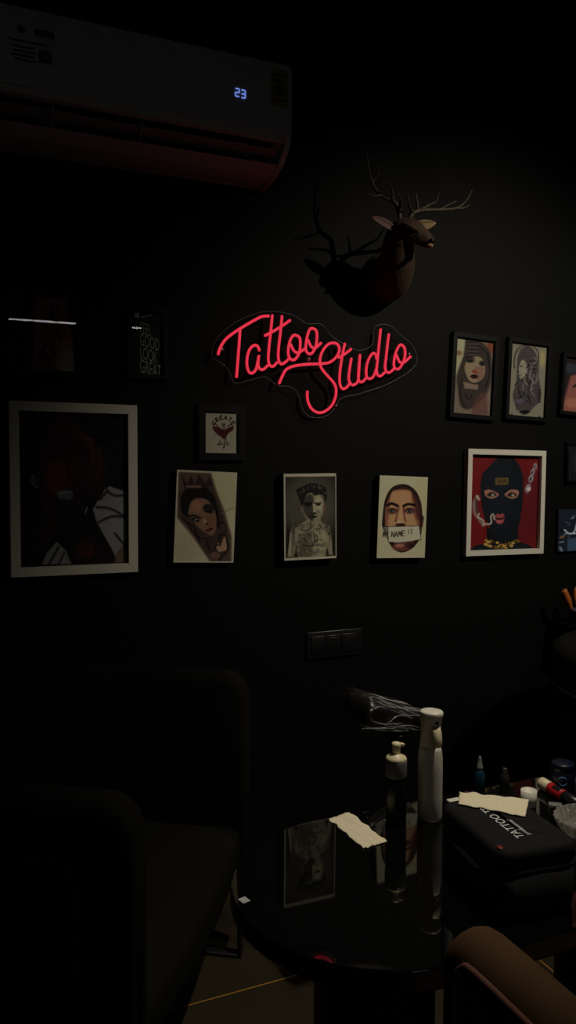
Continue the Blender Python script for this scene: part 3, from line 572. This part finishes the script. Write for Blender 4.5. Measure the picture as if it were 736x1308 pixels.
def acrect(m, x0, y0, x1, y1, mi, d=.2161):
    a, b = onac(x0, y0), onac(x1, y1)
    m.box(((a[0]+b[0])/2, -d, (a[1]+b[1])/2), (abs(b[0]-a[0]), .0006, abs(b[1]-a[1])), mi)
a0 = onac(307, 119); m = MB()
SEG = {'2': 'abged', '3': 'abgcd'}
def seg7(m, ch, x, z, w=.011, h=.02, t=.0026):
    q = {'a': (0, h/2, 1), 'g': (0, 0, 1), 'd': (0, -h/2, 1), 'b': (w/2, h/4, 0), 'c': (w/2, -h/4, 0), 'e': (-w/2, -h/4, 0), 'f': (-w/2, h/4, 0)}
    for c_ in SEG[ch]:
        dx, dz, hz = q[c_]; m.box((x+dx, -.2162, z+dz), ((w-.001) if hz else t, .0006, t if hz else (h/2-.001)))
seg7(m, '2', a0[0]-.0085, a0[1]); seg7(m, '3', a0[0]+.0085, a0[1]-.001); m.build('temperature_display', M['led'], A)
m = MB(); q = onac(357, 113); m.box((q[0], -.2161, q[1]), (.050, .0006, .10), 0)
for k in range(5): m.box((q[0], -.2166, q[1]+.036-k*.017), (.040, .0004, .006), 1)
m.lathe([(.013, 0), (.013, .0004)], (0, 0, 0), 20, 1); m.v[-40:] = [(v[0]+q[0], -.2168-v[2], v[1]+q[1]-.004) for v in m.v[-40:]]
m.build('energy_label', [M['energy'], M['energyd']], A)
m = MB(); q = onac(27, 37); m.lathe([(.009, 0), (.009, .0005)], (0, 0, 0), 24, 0); m.v = [(v[0]+q[0], -.2160-v[2], v[1]+q[1]) for v in m.v]
q = onac(57, 44); m.box((q[0], -.2162, q[1]), (.046, .0006, .017), 0)
q = onac(36, 54); m.box((q[0], -.2162, q[1]), (.098, .0006, .004), 0)
q = onac(40, 70)
for k in range(4): m.box((q[0]-.02+(.006 if k % 2 else 0), -.2162, q[1]+.014-k*.010), (.052, .0006, .0045), 0)
m.box((q[0]+.032, -.2162, q[1]), (.030, .0006, .030), 0); m.box((q[0]+.032, -.2168, q[1]), (.018, .0004, .012), 1)
m.build('spec_label', [M['sticker'], M['stickl']], A)

# ------------------------------------------------------------------ deer head
W = lambda x, y, d: onw(x, y, -d)
dp = onw(490, 356, 0); db = Vector((dp.x, 0, dp.z))
D = thing('deer_head_mount', 'brown antlered deer head trophy mounted above the neon sign', 'deer head', db)
cl = [(490, 356, .002), (494, 356, .03), (501, 352, .08), (506, 338, .125), (508, 321, .16), (510, 306, .185), (516, 297, .205), (526, 296, .225), (536, 301, .24), (545, 307, .25), (551, 311, .256), (554, 313, .259)]
rr = [.074, .070, .064, .058, .050, .044, .041, .036, .027, .0215, .017, .006]
el = [1.12, 1.1, 1.1, 1.08, 1.05, 1.0, 1.0, 1.05, 1.05, 1.0, .95, .9]
pts = smoothpts([W(*q)-db for q in cl], 5); rs = lerpr(rr, 5); es = lerpr(el, 5)
m = MB(); m.tube(pts, rs, 32, 0, es)
for i, v in enumerate(m.v):
    q = Vector(v); nn = noise.noise(q*60)*.003+noise.noise(q*160)*.0012
    if q.y < -.004: m.v[i] = (q.x+nn, q.y+nn*.4, q.z+nn*.5)
hn = m.build('head_and_neck', M['fur'], D)
def ear(root, tip, wd, side):
    r0, t0 = W(*root)-db, W(*tip)-db; ax = (t0-r0); L = ax.length; ax.normalize()
    sd = ax.cross(Vector((.2, -1, .1))).normalized(); nr = ax.cross(sd).normalized()*side
    rings = []
    for i in range(11):
        t = i/10; ww = wd*math.sin(PI*min(1, t*.88+.12))**.7*(1-.25*t)+.0015; ring = []
        for j in range(9):
            a = (j/8-.5)*2; ring.append(r0+ax*(L*t)+sd*(ww*a)+nr*(ww*.55*a*a))
        for j in range(8, -1, -1):
            a = (j/8-.5)*2; ring.append(r0+ax*(L*t)+sd*(ww*a)+nr*(ww*.55*a*a-.003))
        rings.append(ring)
    m = MB().loft(rings, 0); return m
ear((503, 293, .205), (475, 277, .20), .013, -1).build('ear', [M['pinkear']], D)
ear((528, 291, .21), (557, 285, .235), .0155, -1).build('ear', [M['furlit']], D)  # paler than the other ear, the light on it put into the colour
# forehead tuft and muzzle patch
c_ = W(523, 289, .255)-db; m = MB(); m.tube(smoothpts([W(513, 287, .235)-db, W(523, 289, .258)-db, W(534, 294, .262)-db], 4), lerpr([.005, .0095, .006], 4), 12); m.build('brow', M['fur'], hn)
for q, r_ in (((534, 297, .272), .0055), ((519, 293, .215), .005)):
    c_ = W(*q)-db; MB().lathe([(r_*math.sin(PI*k/8)+1e-5, -r_*math.cos(PI*k/8)) for k in range(9)], c_, 14).build('eye', M['nose'], hn)
c_ = W(551, 308, .268)-db; MB().lathe([(.011*math.sin(PI*k/8)+1e-5, -.008*math.cos(PI*k/8)) for k in range(9)], c_, 16).build('nose', M['nose'], hn)
c_ = W(549, 314, .266)-db; MB().lathe([(.0105*math.sin(PI*k/8)+1e-5, -.006*math.cos(PI*k/8)) for k in range(9)], c_, 16).build('chin', M['furlit'], hn)  # pale chin with the muzzle highlight put into its colour
def antler(branches, name='antler'):
    m = MB()
    for pts, r0, r1 in branches:
        P_ = smoothpts([W(*q)-db for q in pts], 5); n_ = len(P_)
        m.tube(P_, [r0+(r1-r0)*(i/(n_-1))+.0006*math.sin(i*1.7) for i in range(n_)], 9)
    return m.build(name, M['antler'], D)
antler([([(512, 289, .20), (509, 268, .20), (502, 257, .19), (486, 249, .18), (474, 229, .17), (468, 193, .15)], .0085, .0022),
        ([(502, 257, .19), (501, 245, .205), (499, 234, .22)], .005, .0016), ([(486, 249, .18), (478, 250, .2), (470, 247, .22)], .004, .0014),
        ([(509, 268, .20), (512, 256, .235), (508, 247, .26)], .005, .0018), ([(476, 233, .17), (483, 222, .18), (484, 212, .19)], .0035, .0014)])
antler([([(521, 288, .205), (526, 274, .21), (538, 269, .21), (562, 268, .205), (583, 266, .20), (595, 257, .19), (603, 243, .18)], .0085, .0022),
        ([(528, 273, .21), (523, 262, .235), (521, 250, .25)], .005, .0018), ([(534, 270, .21), (533, 257, .21), (531, 246, .21)], .0045, .0016),
        ([(536, 269, .21), (548, 262, .2), (557, 257, .19), (561, 247, .18)], .0055, .0016), ([(562, 268, .205), (574, 261, .2), (584, 257, .2)], .004, .0014),
        ([(583, 266, .20), (592, 266, .2), (600, 262, .2)], .004, .0014)])

# ------------------------------------------------------------------ tub chairs
def tub_chair(label, loc, rot, fab, welt, pz=.752, pin=.0, group='velvet tub chairs', arm_len=.28, ht=.77, R=.365, rc=.06):
    T = thing('tub_chair', label, 'armchair', loc, (0, 0, rot), group)
    hf, zb = .036, .19
    path = []
    dist = [0, .003, .008, .015, .024, .035, .05, .07, .11, .17, .23]
    for d in dist: path.append((Vector((-R, -arm_len+d)), Vector((-1, 0)), d))
    for k in range(41):
        a = PI-PI*k/40; path.append((Vector((R*math.cos(a), R*math.sin(a))), Vector((math.cos(a), math.sin(a))), 9))
    for d in reversed(dist): path.append((Vector((R, -arm_len+d)), Vector((1, 0)), d))
    rings = []
    for c, nrm, d in path:
        top = ht if d > rc else ht-(rc-math.sqrt(max(0, rc**2-(rc-d)**2)))
        th = hf if d > .02 else hf*(.72+.28*math.sqrt(max(0, 1-(1-d/.02)**2)))
        ring = []
        for k in range(9):
            a = PI*k/8; ring.append((c.x+nrm.x*th*math.cos(a), c.y+nrm.y*th*math.cos(a), top-th+th*math.sin(a)))
        for q in (.75, .5, .25): ring.append((c.x-nrm.x*th, c.y-nrm.y*th, zb+(top-th-zb)*q))
        ring += [(c.x-nrm.x*th, c.y-nrm.y*th, zb+.01), (c.x-nrm.x*(th-.01), c.y-nrm.y*(th-.01), zb), (c.x+nrm.x*(th-.01), c.y+nrm.y*(th-.01), zb), (c.x+nrm.x*th, c.y+nrm.y*th, zb+.01)]
        for q in (.25, .5, .75): ring.append((c.x+nrm.x*th, c.y+nrm.y*th, zb+(top-th-zb)*q))
        rings.append(ring)
    MB().loft(rings, 0).build('backrest', fab, T)
    # welt following the outer edge and turning down the arm fronts
    o = R+hf+.001; e = -arm_len+.05+pin
    w_ = [(-o, e, zb+.05), (-o, e, pz-.12), (-o, e+.004, pz-.035), (-o, e+.016, pz-.008), (-o, e+.04, pz), (-o, -.1, pz), (-o, 0, pz)]
    w_ += [(o*math.cos(PI-PI*k/20), o*math.sin(PI-PI*k/20), pz) for k in range(1, 20)]
    w_ += [(-x, y, z) for x, y, z in reversed(w_[:7])]
    MB().tube(smoothpts(w_, 3), .0042, 7).build('welt', welt, T)
    # seat cushion
    ri = R-hf-.004; outl = []
    for k in range(33):
        a = PI*k/32; outl.append((ri*math.cos(a), ri*math.sin(a)))
    outl += [(-ri, -arm_len*.5), (-ri, -arm_len+.03), (-ri+.015, -arm_len+.008)]
    outl += [(x, -arm_len+.008-.018*math.cos(x/ri*PI/2)) for x in (-.24, -.16, -.08, 0, .08, .16, .24)]
    outl += [(ri-.015, -arm_len+.008), (ri, -arm_len+.03), (ri, -arm_len*.5)]
    rings = []
    for s_, z in ((.97, .283), (.995, .290), (1, .305), (1, .335), (.99, .352), (.96, .365), (.85, .374), (.6, .381), (.3, .384), (.02, .385)):
        rings.append([(x*s_, (y+.05)*s_-.05, z) for x, y in outl])
    MB().loft(rings, 0).build('seat', fab, T)
    # frame under the seat and sled legs
    MB().prism([(x*.97, y*.97 if y > 0 else y*.75) for x, y in outl], .2, .282, 0).build('seat_base', fab, T)
    for s_ in (-1, 1):
        x = s_*(R-.02); m = MB()
        m.box((x, -.262, .0955), (.028, .010, .191), 0, .002, 2); m.box((x, -.081, .005), (.028, .372, .010), 0, .002, 2); m.box((x, .10, .0955), (.028, .010, .191), 0, .002, 2)
        m.build('leg', M['blackmetal'], T)
    return T
tub_chair('black velvet tub chair filling the lower left, beside the round-ended table', (.255, -.51, 0), math.radians(57), M['chairb'], M['chairbp'], pz=.66, pin=.05, R=.40)
tub_chair('dusty pink velvet tub chair with lighter welt in the bottom right foreground', (.902, -1.80, 0), PI, M['chairp'], M['chairpp'], pz=.765, ht=.785, pin=-.02, rc=.036)
tub_chair('barely lit black tub chair against the wall behind the table clutter at right', (2.0, -.62, 0), math.radians(-8), M['chairb'], M['chairbp'], pz=.66, pin=.05)

# ------------------------------------------------------------------ table
TZ = .6
def stadium(c0, c1, r, n=32):
    P_ = []
    for k in range(n+1): a = PI/2+PI*k/n; P_.append((c0[0]+r*math.cos(a), c0[1]+r*math.sin(a)))
    for k in range(n+1): a = -PI/2+PI*k/n; P_.append((c1[0]+r*math.cos(a), c1[1]+r*math.sin(a)))
    return P_
c0, c1 = (.65, -1.11), (1.187, -1.11); tx = (c0[0]+c1[0])/2
Tb = thing('side_table', 'long round-ended black glass table on two fat pedestals', 'table', (tx, -1.11, 0))
o0, o1 = (c0[0]-tx, 0), (c1[0]-tx, 0); rings = []
for r, z in ((.233, TZ-.036), (.244, TZ-.034), (.247, TZ-.030), (.247, TZ-.003), (.2455, TZ-.0008), (.243, TZ)):
    rings.append([(x, y, z) for x, y in stadium(o0, o1, r)])
MB().loft(rings, 0, smooth=False).build('tabletop', M['tabletop'], Tb)
for c in (o0, o1):
    MB().lathe([(.112, 0), (.112, .012), (.104, .016), (.104, TZ-.05), (.12, TZ-.0365)], (c[0], 0, 0), 48).build('pedestal', M['tableleg'], Tb)
e = onz(309, 1151, TZ); MB().box((e.x+.004, e.y, TZ+.0007), (.014, .016, .0010), 0, rot=Matrix.Rotation(.25, 3, 'Z')).build('sticker', M['stick'], None)
st = bpy.data.objects['sticker']; st['label'] = 'tiny pale square sticker at the left rim of the glass table'; st['category'] = 'sticker'

# ------------------------------------------------------------------ paper towels
def sheet(name, label, quad, z, group=None, nx=40, ny=22, amp=.003, seed=1, lift=0):
    Q = [onz(x, y, z) for x, y in quad]; c = sum(Q, Vector())/4
    me = MB(); topv, botv = [], []
    for j in range(ny+1):
        for i in range(nx+1):
            a, b = i/nx, j/ny
            q = (1-b)*((1-a)*Q[0]+a*Q[1])+b*((1-a)*Q[3]+a*Q[2])
            ed = min(a, 1-a, b, 1-b); jag = noise.noise(Vector((a*7, b*7, seed)))*.006*(1-min(1, ed*6))
            h = .0012+amp*(.5+.5*noise.noise(Vector((a*3.2, b*2.4, seed*3))))+amp*.35*abs(noise.noise(Vector((a*9, b*8, seed+5))))
            if ed < .02: h *= .7
            topv.append(Vector((q.x-c.x+jag, q.y-c.y+jag*.8, h+lift))); botv.append(topv[-1]-Vector((0, 0, .0007)))
    n = (nx+1); fs = []
    for j in range(ny):
        for i in range(nx): a = j*n+i; fs.append((a, a+1, a+1+n, a+n))
    k = len(topv); fs += [tuple(reversed([v+k for v in f])) for f in fs]
    rim = [i for i in range(n)]+[j*n+nx for j in range(1, ny+1)]+[ny*n+i for i in range(nx-1, -1, -1)]+[j*n for j in range(ny-1, 0, -1)]
    fs += [(rim[i], rim[(i+1) % len(rim)], rim[(i+1) % len(rim)]+k, rim[i]+k) for i in range(len(rim))]
    me.add(topv+botv, fs); o = me.build(name, M['towel'], None, (c.x, c.y, z)); return tag(o, label, 'paper towel', group)
sheet('paper_towel', 'crumpled cream paper towel sheet lying on the bare black tabletop', [(420, 1047), (446, 1038), (495, 1076), (464, 1085)], TZ, 'torn paper towel pieces', seed=2)

# ------------------------------------------------------------------ hard case
ct = .71; P1 = onz(566, 1025, ct)
cc = Vector((.846, -1.209, TZ)); ca = math.radians(-6); cw, cl_ = .146, .205
K = thing('tool_case', 'black moulded zip case with white TATTOO lettering on its lid', 'case', cc, (0, 0, ca))
def rrect(w, l, r, n=8):
    P_ = []
    for (sx, sy, a0) in ((1, 1, 0), (-1, 1, PI/2), (-1, -1, PI), (1, -1, 1.5*PI)):
        for k in range(n+1): a = a0+PI/2*k/n; P_.append((sx*(w/2-r)+r*math.cos(a), sy*(l/2-r)+r*math.sin(a)))
    return P_
def shell_(levels, name, mt, r=.028):
    MB().loft([[(x, y, z) for x, y in rrect(cw-2*i, cl_-2*i, max(.006, r-i))] for i, z in levels], 0).build(name, mt, K)
shell_([(.010, .001), (.004, .003), (.001, .010), (0, .072)], 'case_body', M['casefab'])
shell_([(.0012, .0725), (-.0015, .0735), (-.0015, .0785), (.0012, .0795)], 'zipper', M['zipper'])
shell_([(0, .080), (0, .098), (.0015, .104), (.005, .108), (.010, .110), (.03, .1108), (.07, .1112)], 'lid', M['casefab'])
m = MB(); LZ = .1116
# lettering runs away from the camera along +y, tops towards -x
textmb('TATTOO TR', .0215, m, lambda a, b: (-.006-b*1.0, -.066+a, LZ+.0003), 0, 'LEFT')
textmb('professional', .0115, m, lambda a, b: (.007-b, -.060+a, LZ+.0003), 0, 'LEFT', .2)
for i, v in enumerate(m.v):
    pass
m.build('lettering', M['white'], K)
MB().lathe([(.0048, 0), (.0044, .0014)], (-.062, -.080, .1090), 18, sy=1.3).build('red_badge', M['redtag'], K)
MB().box((-.0755, -.05, .074), (.006, .018, .004), 0, .001, 2).build('zip_pull', M['blackmetal'], K)
sheet('paper_towel', 'torn cream paper towel strip draped across the black zip case lid', [(587, 1012), (640, 1010), (675, 1024), (672, 1042)][0:1]+[(676, 1022), (671, 1044), (586, 1028)], TZ+.1122, 'torn paper towel pieces', seed=9, amp=.002)

# ------------------------------------------------------------------ bottles
sb = (.868, -.948)
S = thing('spray_bottle', 'tall white trigger spray bottle standing beside the zip case', 'spray bottle', (sb[0], sb[1], TZ), (0, 0, math.radians(-98)))
MB().lathe([(.021, 0), (.0235, .002), (.0245, .008), (.0245, .05), (.0250, .10), (.0243, .128), (.0225, .142), (.0205, .152)], n=40).build('bottle', M['whitep'], S)
rings = []
for z, rx, ry, ox in ((.150, .0208, .0208, 0), (.162, .0202, .0200, 0), (.178, .0205, .0193, .001), (.192, .0222, .0195, .002), (.204, .0250, .0208, .003), (.213, .0268, .0222, .004), (.2185, .0270, .0222, .004), (.221, .0256, .0210, .004), (.2222, .022, .017, .004)):
    rings.append([(ox+rx*math.cos(2*PI*j/36), ry*math.sin(2*PI*j/36), z+(.0 if z < .2 else -.10*(ox+rx*math.cos(2*PI*j/36)-.006)*-1*.6)) for j in range(36)])
hd = MB().loft(rings, 0).build('spray_head', M['whitep'], S)
m = MB()
tr = [(.025, .196), (.031, .187), (.035, .174), (.035, .162), (.032, .155)]
rg = []
for x, z in tr: rg.append([(x-.004, -.008, z), (x, -.0085, z), (x+.0012, 0, z), (x, .0085, z), (x-.004, .008, z), (x-.0035, 0, z)])
m.loft(rg, 0).build('trigger', M['creamp'], hd)
MB().tube([(.026, 0, .203), (.0298, 0, .2032)], .0035, 14).build('nozzle', M['blackplastic'], hd)
fb = (.797, -.935)
S = thing('pump_bottle', 'black foam pump bottle with cream pump head left of the spray bottle', 'bottle', (fb[0], fb[1], TZ), (0, 0, math.radians(-25)))
MB().lathe([(.018, 0), (.0205, .003), (.0205, .085), (.019, .094), (.016, .100)], n=32).build('bottle', M['blackplastic'], S)
MB().lathe([(.0208, .094), (.0212, .096), (.0214, .124), (.0210, .127), (.0165, .1285), (.0155, .131), (.010, .134), (.0085, .137)], n=36).build('collar', M['greyp'], S); co_ = bpy.data.objects['collar']
MB().lathe([(.0165, .1290), (.0205, .1265), (.0212, .1285), (.0190, .133), (.0120, .137), (.0095, .1395)], n=36).build('collar_ring', M['creamp'], co_)
m = MB().lathe([(.0080, .137), (.0085, .152), (.0092, .156), (.0085, .1605), (.004, .1618)], n=24); m.tube([(.002, 0, .1565), (.013, 0, .1572), (.0155, 0, .1555)], [.0042, .0036, .003], 10)
m.build('pump_head', M['creamp'], S)
q = onz(611, 1004, TZ); S = thing('dropper_bottle', 'small teal dropper bottle with clear tip behind the zip case', 'bottle', (1.035, -.888, TZ))
MB().lathe([(.010, 0), (.0115, .002), (.0115, .042), (.008, .050), (.0062, .053)], n=24).build('bottle', M['teal'], S)
MB().lathe([(.0068, .0525), (.0068, .060), (.0055, .0615), (.0035, .078), (.0022, .082)], n=20).build('dropper_tip', M['greyp'], S)
q = onw(648, 1004, -.86); S = tag(MB().lathe([(.009, 0), (.0105, .002), (.0105, .028), (.006, .034), (.006, .044), (.003, .045)], n=20).build('vial', M['smoke'], None, (1.105, -.884, TZ)), 'small smoked dark vial right of the teal dropper bottle', 'bottle')
# white paper scrap between bottle and case
e = onz(577, 1018, TZ); o = MB().box((0, 0, .004), (.030, .016, .007), 0, .002, 2).build('cap', M['whitep'], None, (.957, -.905, TZ)); tag(o, 'flat white plastic cap peeking out between spray bottle and zip case', 'cap')
# cup and little box right of the towel
e = onz(680, 1031, TZ); S = tag(MB().lathe([(.0135, 0), (.0155, .001), (.0165, .033), (.0155, .033), (.0140, .004), (.001, .0038)], n=28).build('ink_cup', M['whitep'], None, (1.092, -.978, TZ)), 'small white ink cup just behind the zip case', 'cup')
S = thing('small_box', 'little grey box with black window beside the white ink cup', 'box', (1.110, -1.036, TZ), (0, 0, math.radians(-35)))
MB().box((0, 0, .0125), (.026, .016, .024), 0, .0015, 2).build('box', M['greyp'], S); MB().box((0, -.0083, .0125), (.018, .0008, .014)).build('window', M['blackplastic'], S)
# red tube
ta, tb_ = onz(694, 1001, TZ+.013), onz(742, 1030, TZ+.013); L = .125; ang = math.atan2(tb_.y-ta.y, tb_.x-ta.x)
S = thing('ointment_tube', 'red tube with cream cap lying near the right image edge', 'tube', (ta.x, ta.y, TZ+.0132), (0, 0, ang))
def lx(prof, mt, nm, n=24, sy=1):
    m = MB().lathe(prof, (0, 0, 0), n, 0); m.v = [(z, x, y) for x, y, z in m.v]; return m.build(nm, mt, S)
lx([(.0115, -.006), (.0125, -.004), (.0125, .024)], M['creamp'], 'cap'); lx([(.0118, .0245), (.0128, .026), (.0128, .072)], M['red'], 'tube_body'); lx([(.0124, .0725), (.0128, .074), (.0124, .118), (.008, .120)], M['blackplastic'], 'tube_end')
m = MB(); rg = []
for x in (.040, .064): rg.append([(x, .01305*math.cos(a), .01305*math.sin(a)) for a in [math.radians(50+k*11) for k in range(9)]])
m.loft(rg, 0, cap=False, closed=False).build('label', M['blackplastic'], S)
# tin with ring emblem
tn = onw(722, 1006, -.83); S = thing('ink_jar', 'dark navy jar with a pale blue ring emblem behind the red tube', 'jar', (1.222, -.935, TZ))
MB().lathe([(.024, 0), (.026, .002), (.026, .040), (.024, .043), (.025, .044), (.025, .056), (.023, .058)], n=32).build('jar', M['navy'], S)
m = MB(); P_ = []
dirc = math.atan2(CAM.y-S.location.y, CAM.x-S.location.x)
for k in range(25):
    a = 2*PI*k/24*.9+.3; u_ = .009*math.cos(a); z_ = .024+.009*math.sin(a); t_ = dirc+u_/.0265; P_.append((.0264*math.cos(t_), .0264*math.sin(t_), z_))
m.tube(P_, .0012, 6); P_ = []
for k in range(5): u_ = -.001-.001*k; t_ = dirc+u_/.0265; P_.append((.0264*math.cos(t_), .0264*math.sin(t_), .033-.0035*k))
m.tube(P_, .0010, 6); m.build('emblem', M['blue'], S)
# crystal ashtray
S = thing('glass_ashtray', 'cut crystal ashtray at the right image edge beside the zip case', 'ashtray', (1.112, -1.122, TZ))
m = MB(); rg = []; n_ = 48
for r, z, k_ in ((.040, .001, 0), (.046, .004, .04), (.056, .018, .06), (.061, .029, .05), (.060, .032, .03), (.055, .032, .02), (.050, .026, .02), (.040, .012, 0), (.020, .010, 0), (.001, .010, 0)):
    rg.append([(r*(1+k_*(j % 2))*math.cos(2*PI*j/n_), r*(1+k_*(j % 2))*math.sin(2*PI*j/n_), z) for j in range(n_)])
m.loft(rg, 0, smooth=False).build('bowl', M['crystal'], S)

# ------------------------------------------------------------------ cling-wrapped arm rest
a_, b2 = onw(457, 886, -.60), onw(552, 912, -.60)
mid = (a_+b2)/2; L = (b2-a_).length; tilt = math.atan2((b2-a_).z, (b2-a_).x)
S = thing('tattoo_armrest', 'black padded arm rest wrapped in crinkled cling film behind the bottles', 'arm rest', (mid.x, mid.y, 0))
R3 = Matrix.Rotation(-tilt, 3, 'Y'); zc = mid.z
MB().box((0, 0, zc-.03), (L*.99, .12, .055), 0, .022, 5, rot=None).build('pad', M['padb'], S)
pd = bpy.data.objects['pad']
for v in pd.data.vertices:
    q = Vector((v.co.x, v.co.y, v.co.z-zc)); f_ = 1.12-.5*(q.x/L+.5); q.z = (q.z+.002)*f_; q.y *= f_; q = R3 @ q; v.co = (q.x, q.y, q.z+zc)
m = MB(); rg = []; nseg = 80; nr = 120
for i in range(nseg+1):
    t = i/nseg; x = (t-.5)*L*1.08; taper = 1 if .06 < t < .94 else .55+.45*math.sin(PI/2*min(t, 1-t)/.06)
    ring = []
    for j in range(nr):
        a = 2*PI*j/nr; cy = math.copysign(abs(math.cos(a))**.55, math.cos(a)); cz_ = math.copysign(abs(math.sin(a))**.55, math.sin(a))
        q = noise.noise(Vector((t*3.0, cy*7, cz_*7)))*.006+noise.noise(Vector((t*7, cy*16, cz_*16)))*.003
        q += noise.noise(Vector((t*2, a*9, 3)))*.002
        f_ = 1.12-.5*t; q += .0022*noise.noise(Vector((t*1.5, a*22, 8)))
        ring.append(R3 @ Vector((x, cy*(.066*taper+q)*f_, (-.028+cz_*(.034*taper))*f_+cz_*q))+Vector((0, 0, zc)))
    rg.append(ring)
fl = m.loft(rg, 0).build('cling_film', M['film'], S)
rc_ = random.Random(11); m = MB()                 # raised folds in the film along the pad
for k in range(34):
    a = rc_.uniform(.05*PI, 1.0*PI)+PI*.42; t0 = rc_.uniform(.02, .5); t1 = min(.97, t0+rc_.uniform(.10, .45)); P_ = []
    for i in range(9):
        t = t0+(t1-t0)*i/8; aa = a+.12*math.sin(i*.5+k*2.1)+.35*math.sin(k*1.7)*(t-.5)
        cy = math.copysign(abs(math.cos(aa))**.55, math.cos(aa)); cz_ = math.copysign(abs(math.sin(aa))**.55, math.sin(aa)); f_ = 1.12-.5*t
        P_.append(R3 @ Vector(((t-.5)*L*1.08, cy*.0715*f_, (-.028+cz_*.0395)*f_))+Vector((0, 0, zc)))
    m.tube(smoothpts(P_, 2), [.0002+rc_.uniform(.0005, .0011)*math.sin(PI*i/16) for i in range(17)], 6)
m.build('film_fold', M['fold'], fl)
MB().tube([(0, 0, .03), (0, 0, zc-.075)], .013, 16).lathe([(.028, 0), (.028, .012)], (0, 0, zc-.083), 20).build('pole', M['blackmetal'], S)
for k in range(3):
    a = 2*PI*k/3+.4; MB().tube([(0, 0, .06), (.22*math.cos(a), .22*math.sin(a), .010)], [.010, .008], 10).build('leg', M['blackmetal'], S)

# ------------------------------------------------------------------ tool holder on a wall shelf at the right edge
q = onw(724, 793, -.10); sz = q.z-.012
S = thing('wall_shelf', 'narrow black wall shelf at the right image edge', 'shelf', (q.x+.30, 0, sz))
MB().box((0, -.085, -.010), (.60, .168, .018), 0, .002, 2).build('board', M['blackframe'], S)
for x in (-.2, .2): MB().box((x, -.05, -.05), (.02, .09, .06), 0, .002, 2).build('bracket', M['blackmetal'], S)
h = thing('tool_holder', 'dark purple desk holder under the orange handled tools', 'holder', (q.x+.062, -.09, sz))
MB().lathe([(.030, 0), (.034, .002), (.036, .040), (.040, .043), (.040, .047), (.034, .047), (.032, .006), (.001, .005)], n=28).build('cup', M['purple'], h)
for k, (dx, tx_, lab) in enumerate(((-.016, -.058, 'orange handled pliers standing in the purple holder, leftmost handle'), (.012, -.018, 'orange handled scissors standing in the purple holder, right of the pliers'))):
    s_ = thing('pliers' if k == 0 else 'scissors', lab, 'hand tool', (q.x+.062+dx, -.09, sz+.009))
    MB().tube([(0, 0, 0), (tx_*.35, 0, .045)], .0035, 8).build('blade', M['steel'], s_)
    m = MB()
    if k == 0: m.tube(smoothpts([(tx_*.3, 0, .040), (tx_*.6, -.002, .075), (tx_*.92, 0, .112)], 5), lerpr([.006, .013, .012], 5), 12)
    else: m.tube(smoothpts([(tx_*.3, 0, .040), (tx_*1.4, 0, .075), (tx_*1.5, 0, .110), (tx_*.8, 0, .112), (tx_*.3, 0, .08), (tx_*.3, 0, .045)], 5), .0065, 10)
    m.build('handle', M['orange'], s_)

# ------------------------------------------------------------------ lamps of the room and one added lamp
def spot(name, label, loc, target, power, deg, col, radius=.03, blend=1.0):
    loc, target = Vector(loc), Vector(target); d = (target-loc).normalized()
    S = thing(name, label, 'lamp', (loc.x, loc.y, Z1))
    h_ = loc-Vector((loc.x, loc.y, Z1)); back_ = h_-d*.10
    MB().tube([back_-d*.02, back_, h_-d*.012], [.02, .036, .04], 24, cap=False).build('lamp_head', M['blackmetal'], S)
    MB().tube([(0, 0, -.001), tuple(back_)], .006, 8).lathe([(.04, -.012), (.04, -.001)], n=20).build('stem', M['blackmetal'], S)
    L_ = bpy.data.lights.new(name, 'SPOT'); L_.energy = power; L_.spot_size = math.radians(deg); L_.spot_blend = blend; L_.color = col; L_.shadow_soft_size = radius
    o = bpy.data.objects.new('light_bulb', L_); C.objects.link(o); o.parent = S; o.location = h_; o.rotation_euler = d.to_track_quat('-Z', 'Y').to_euler()
spot('ceiling_spotlight', 'black ceiling spotlight aimed at the picture wall', (2.35, -2.1, 2.86), (1.61, 0, 1.26), 140, 53, (1, .90, .72), .02)
spot('ceiling_spotlight', 'black ceiling spotlight aimed down at the glass table', (1.25, -1.15, 2.86), (.95, -1.05, .6), 98, 50, (1, .90, .72), .02)
spot('ceiling_spotlight', 'added unseen cool spotlight tinting the picture wall blue at right', (3.1, -1.1, 2.86), (2.2, 0, 1.1), 10, 60, (.55, .75, 1), .02)  # added lamp without a seen source, tints the wall's right end blue
lx0, lx1, ly, lz = -1.1, 1.45, -4.2, 2.46
S = thing('linear_lamp', 'long thin linear lamp hanging at the far side of the room', 'lamp', ((lx0+lx1)/2, ly, lz))
MB().box((0, 0, .012), (lx1-lx0, .03, .022), 0, .002, 2).build('housing', M['blackmetal'], S)
m = MB().box((0, 0, -.005), (lx1-lx0-.004, .018, .011), 0, .002, 2); m.build('diffuser', M['lampled'], S)
for x in (-.9, .9): MB().tube([(x, 0, .02), (x, 0, Z1-lz-.001)], .0012, 6).build('cable', M['blackmetal'], S)
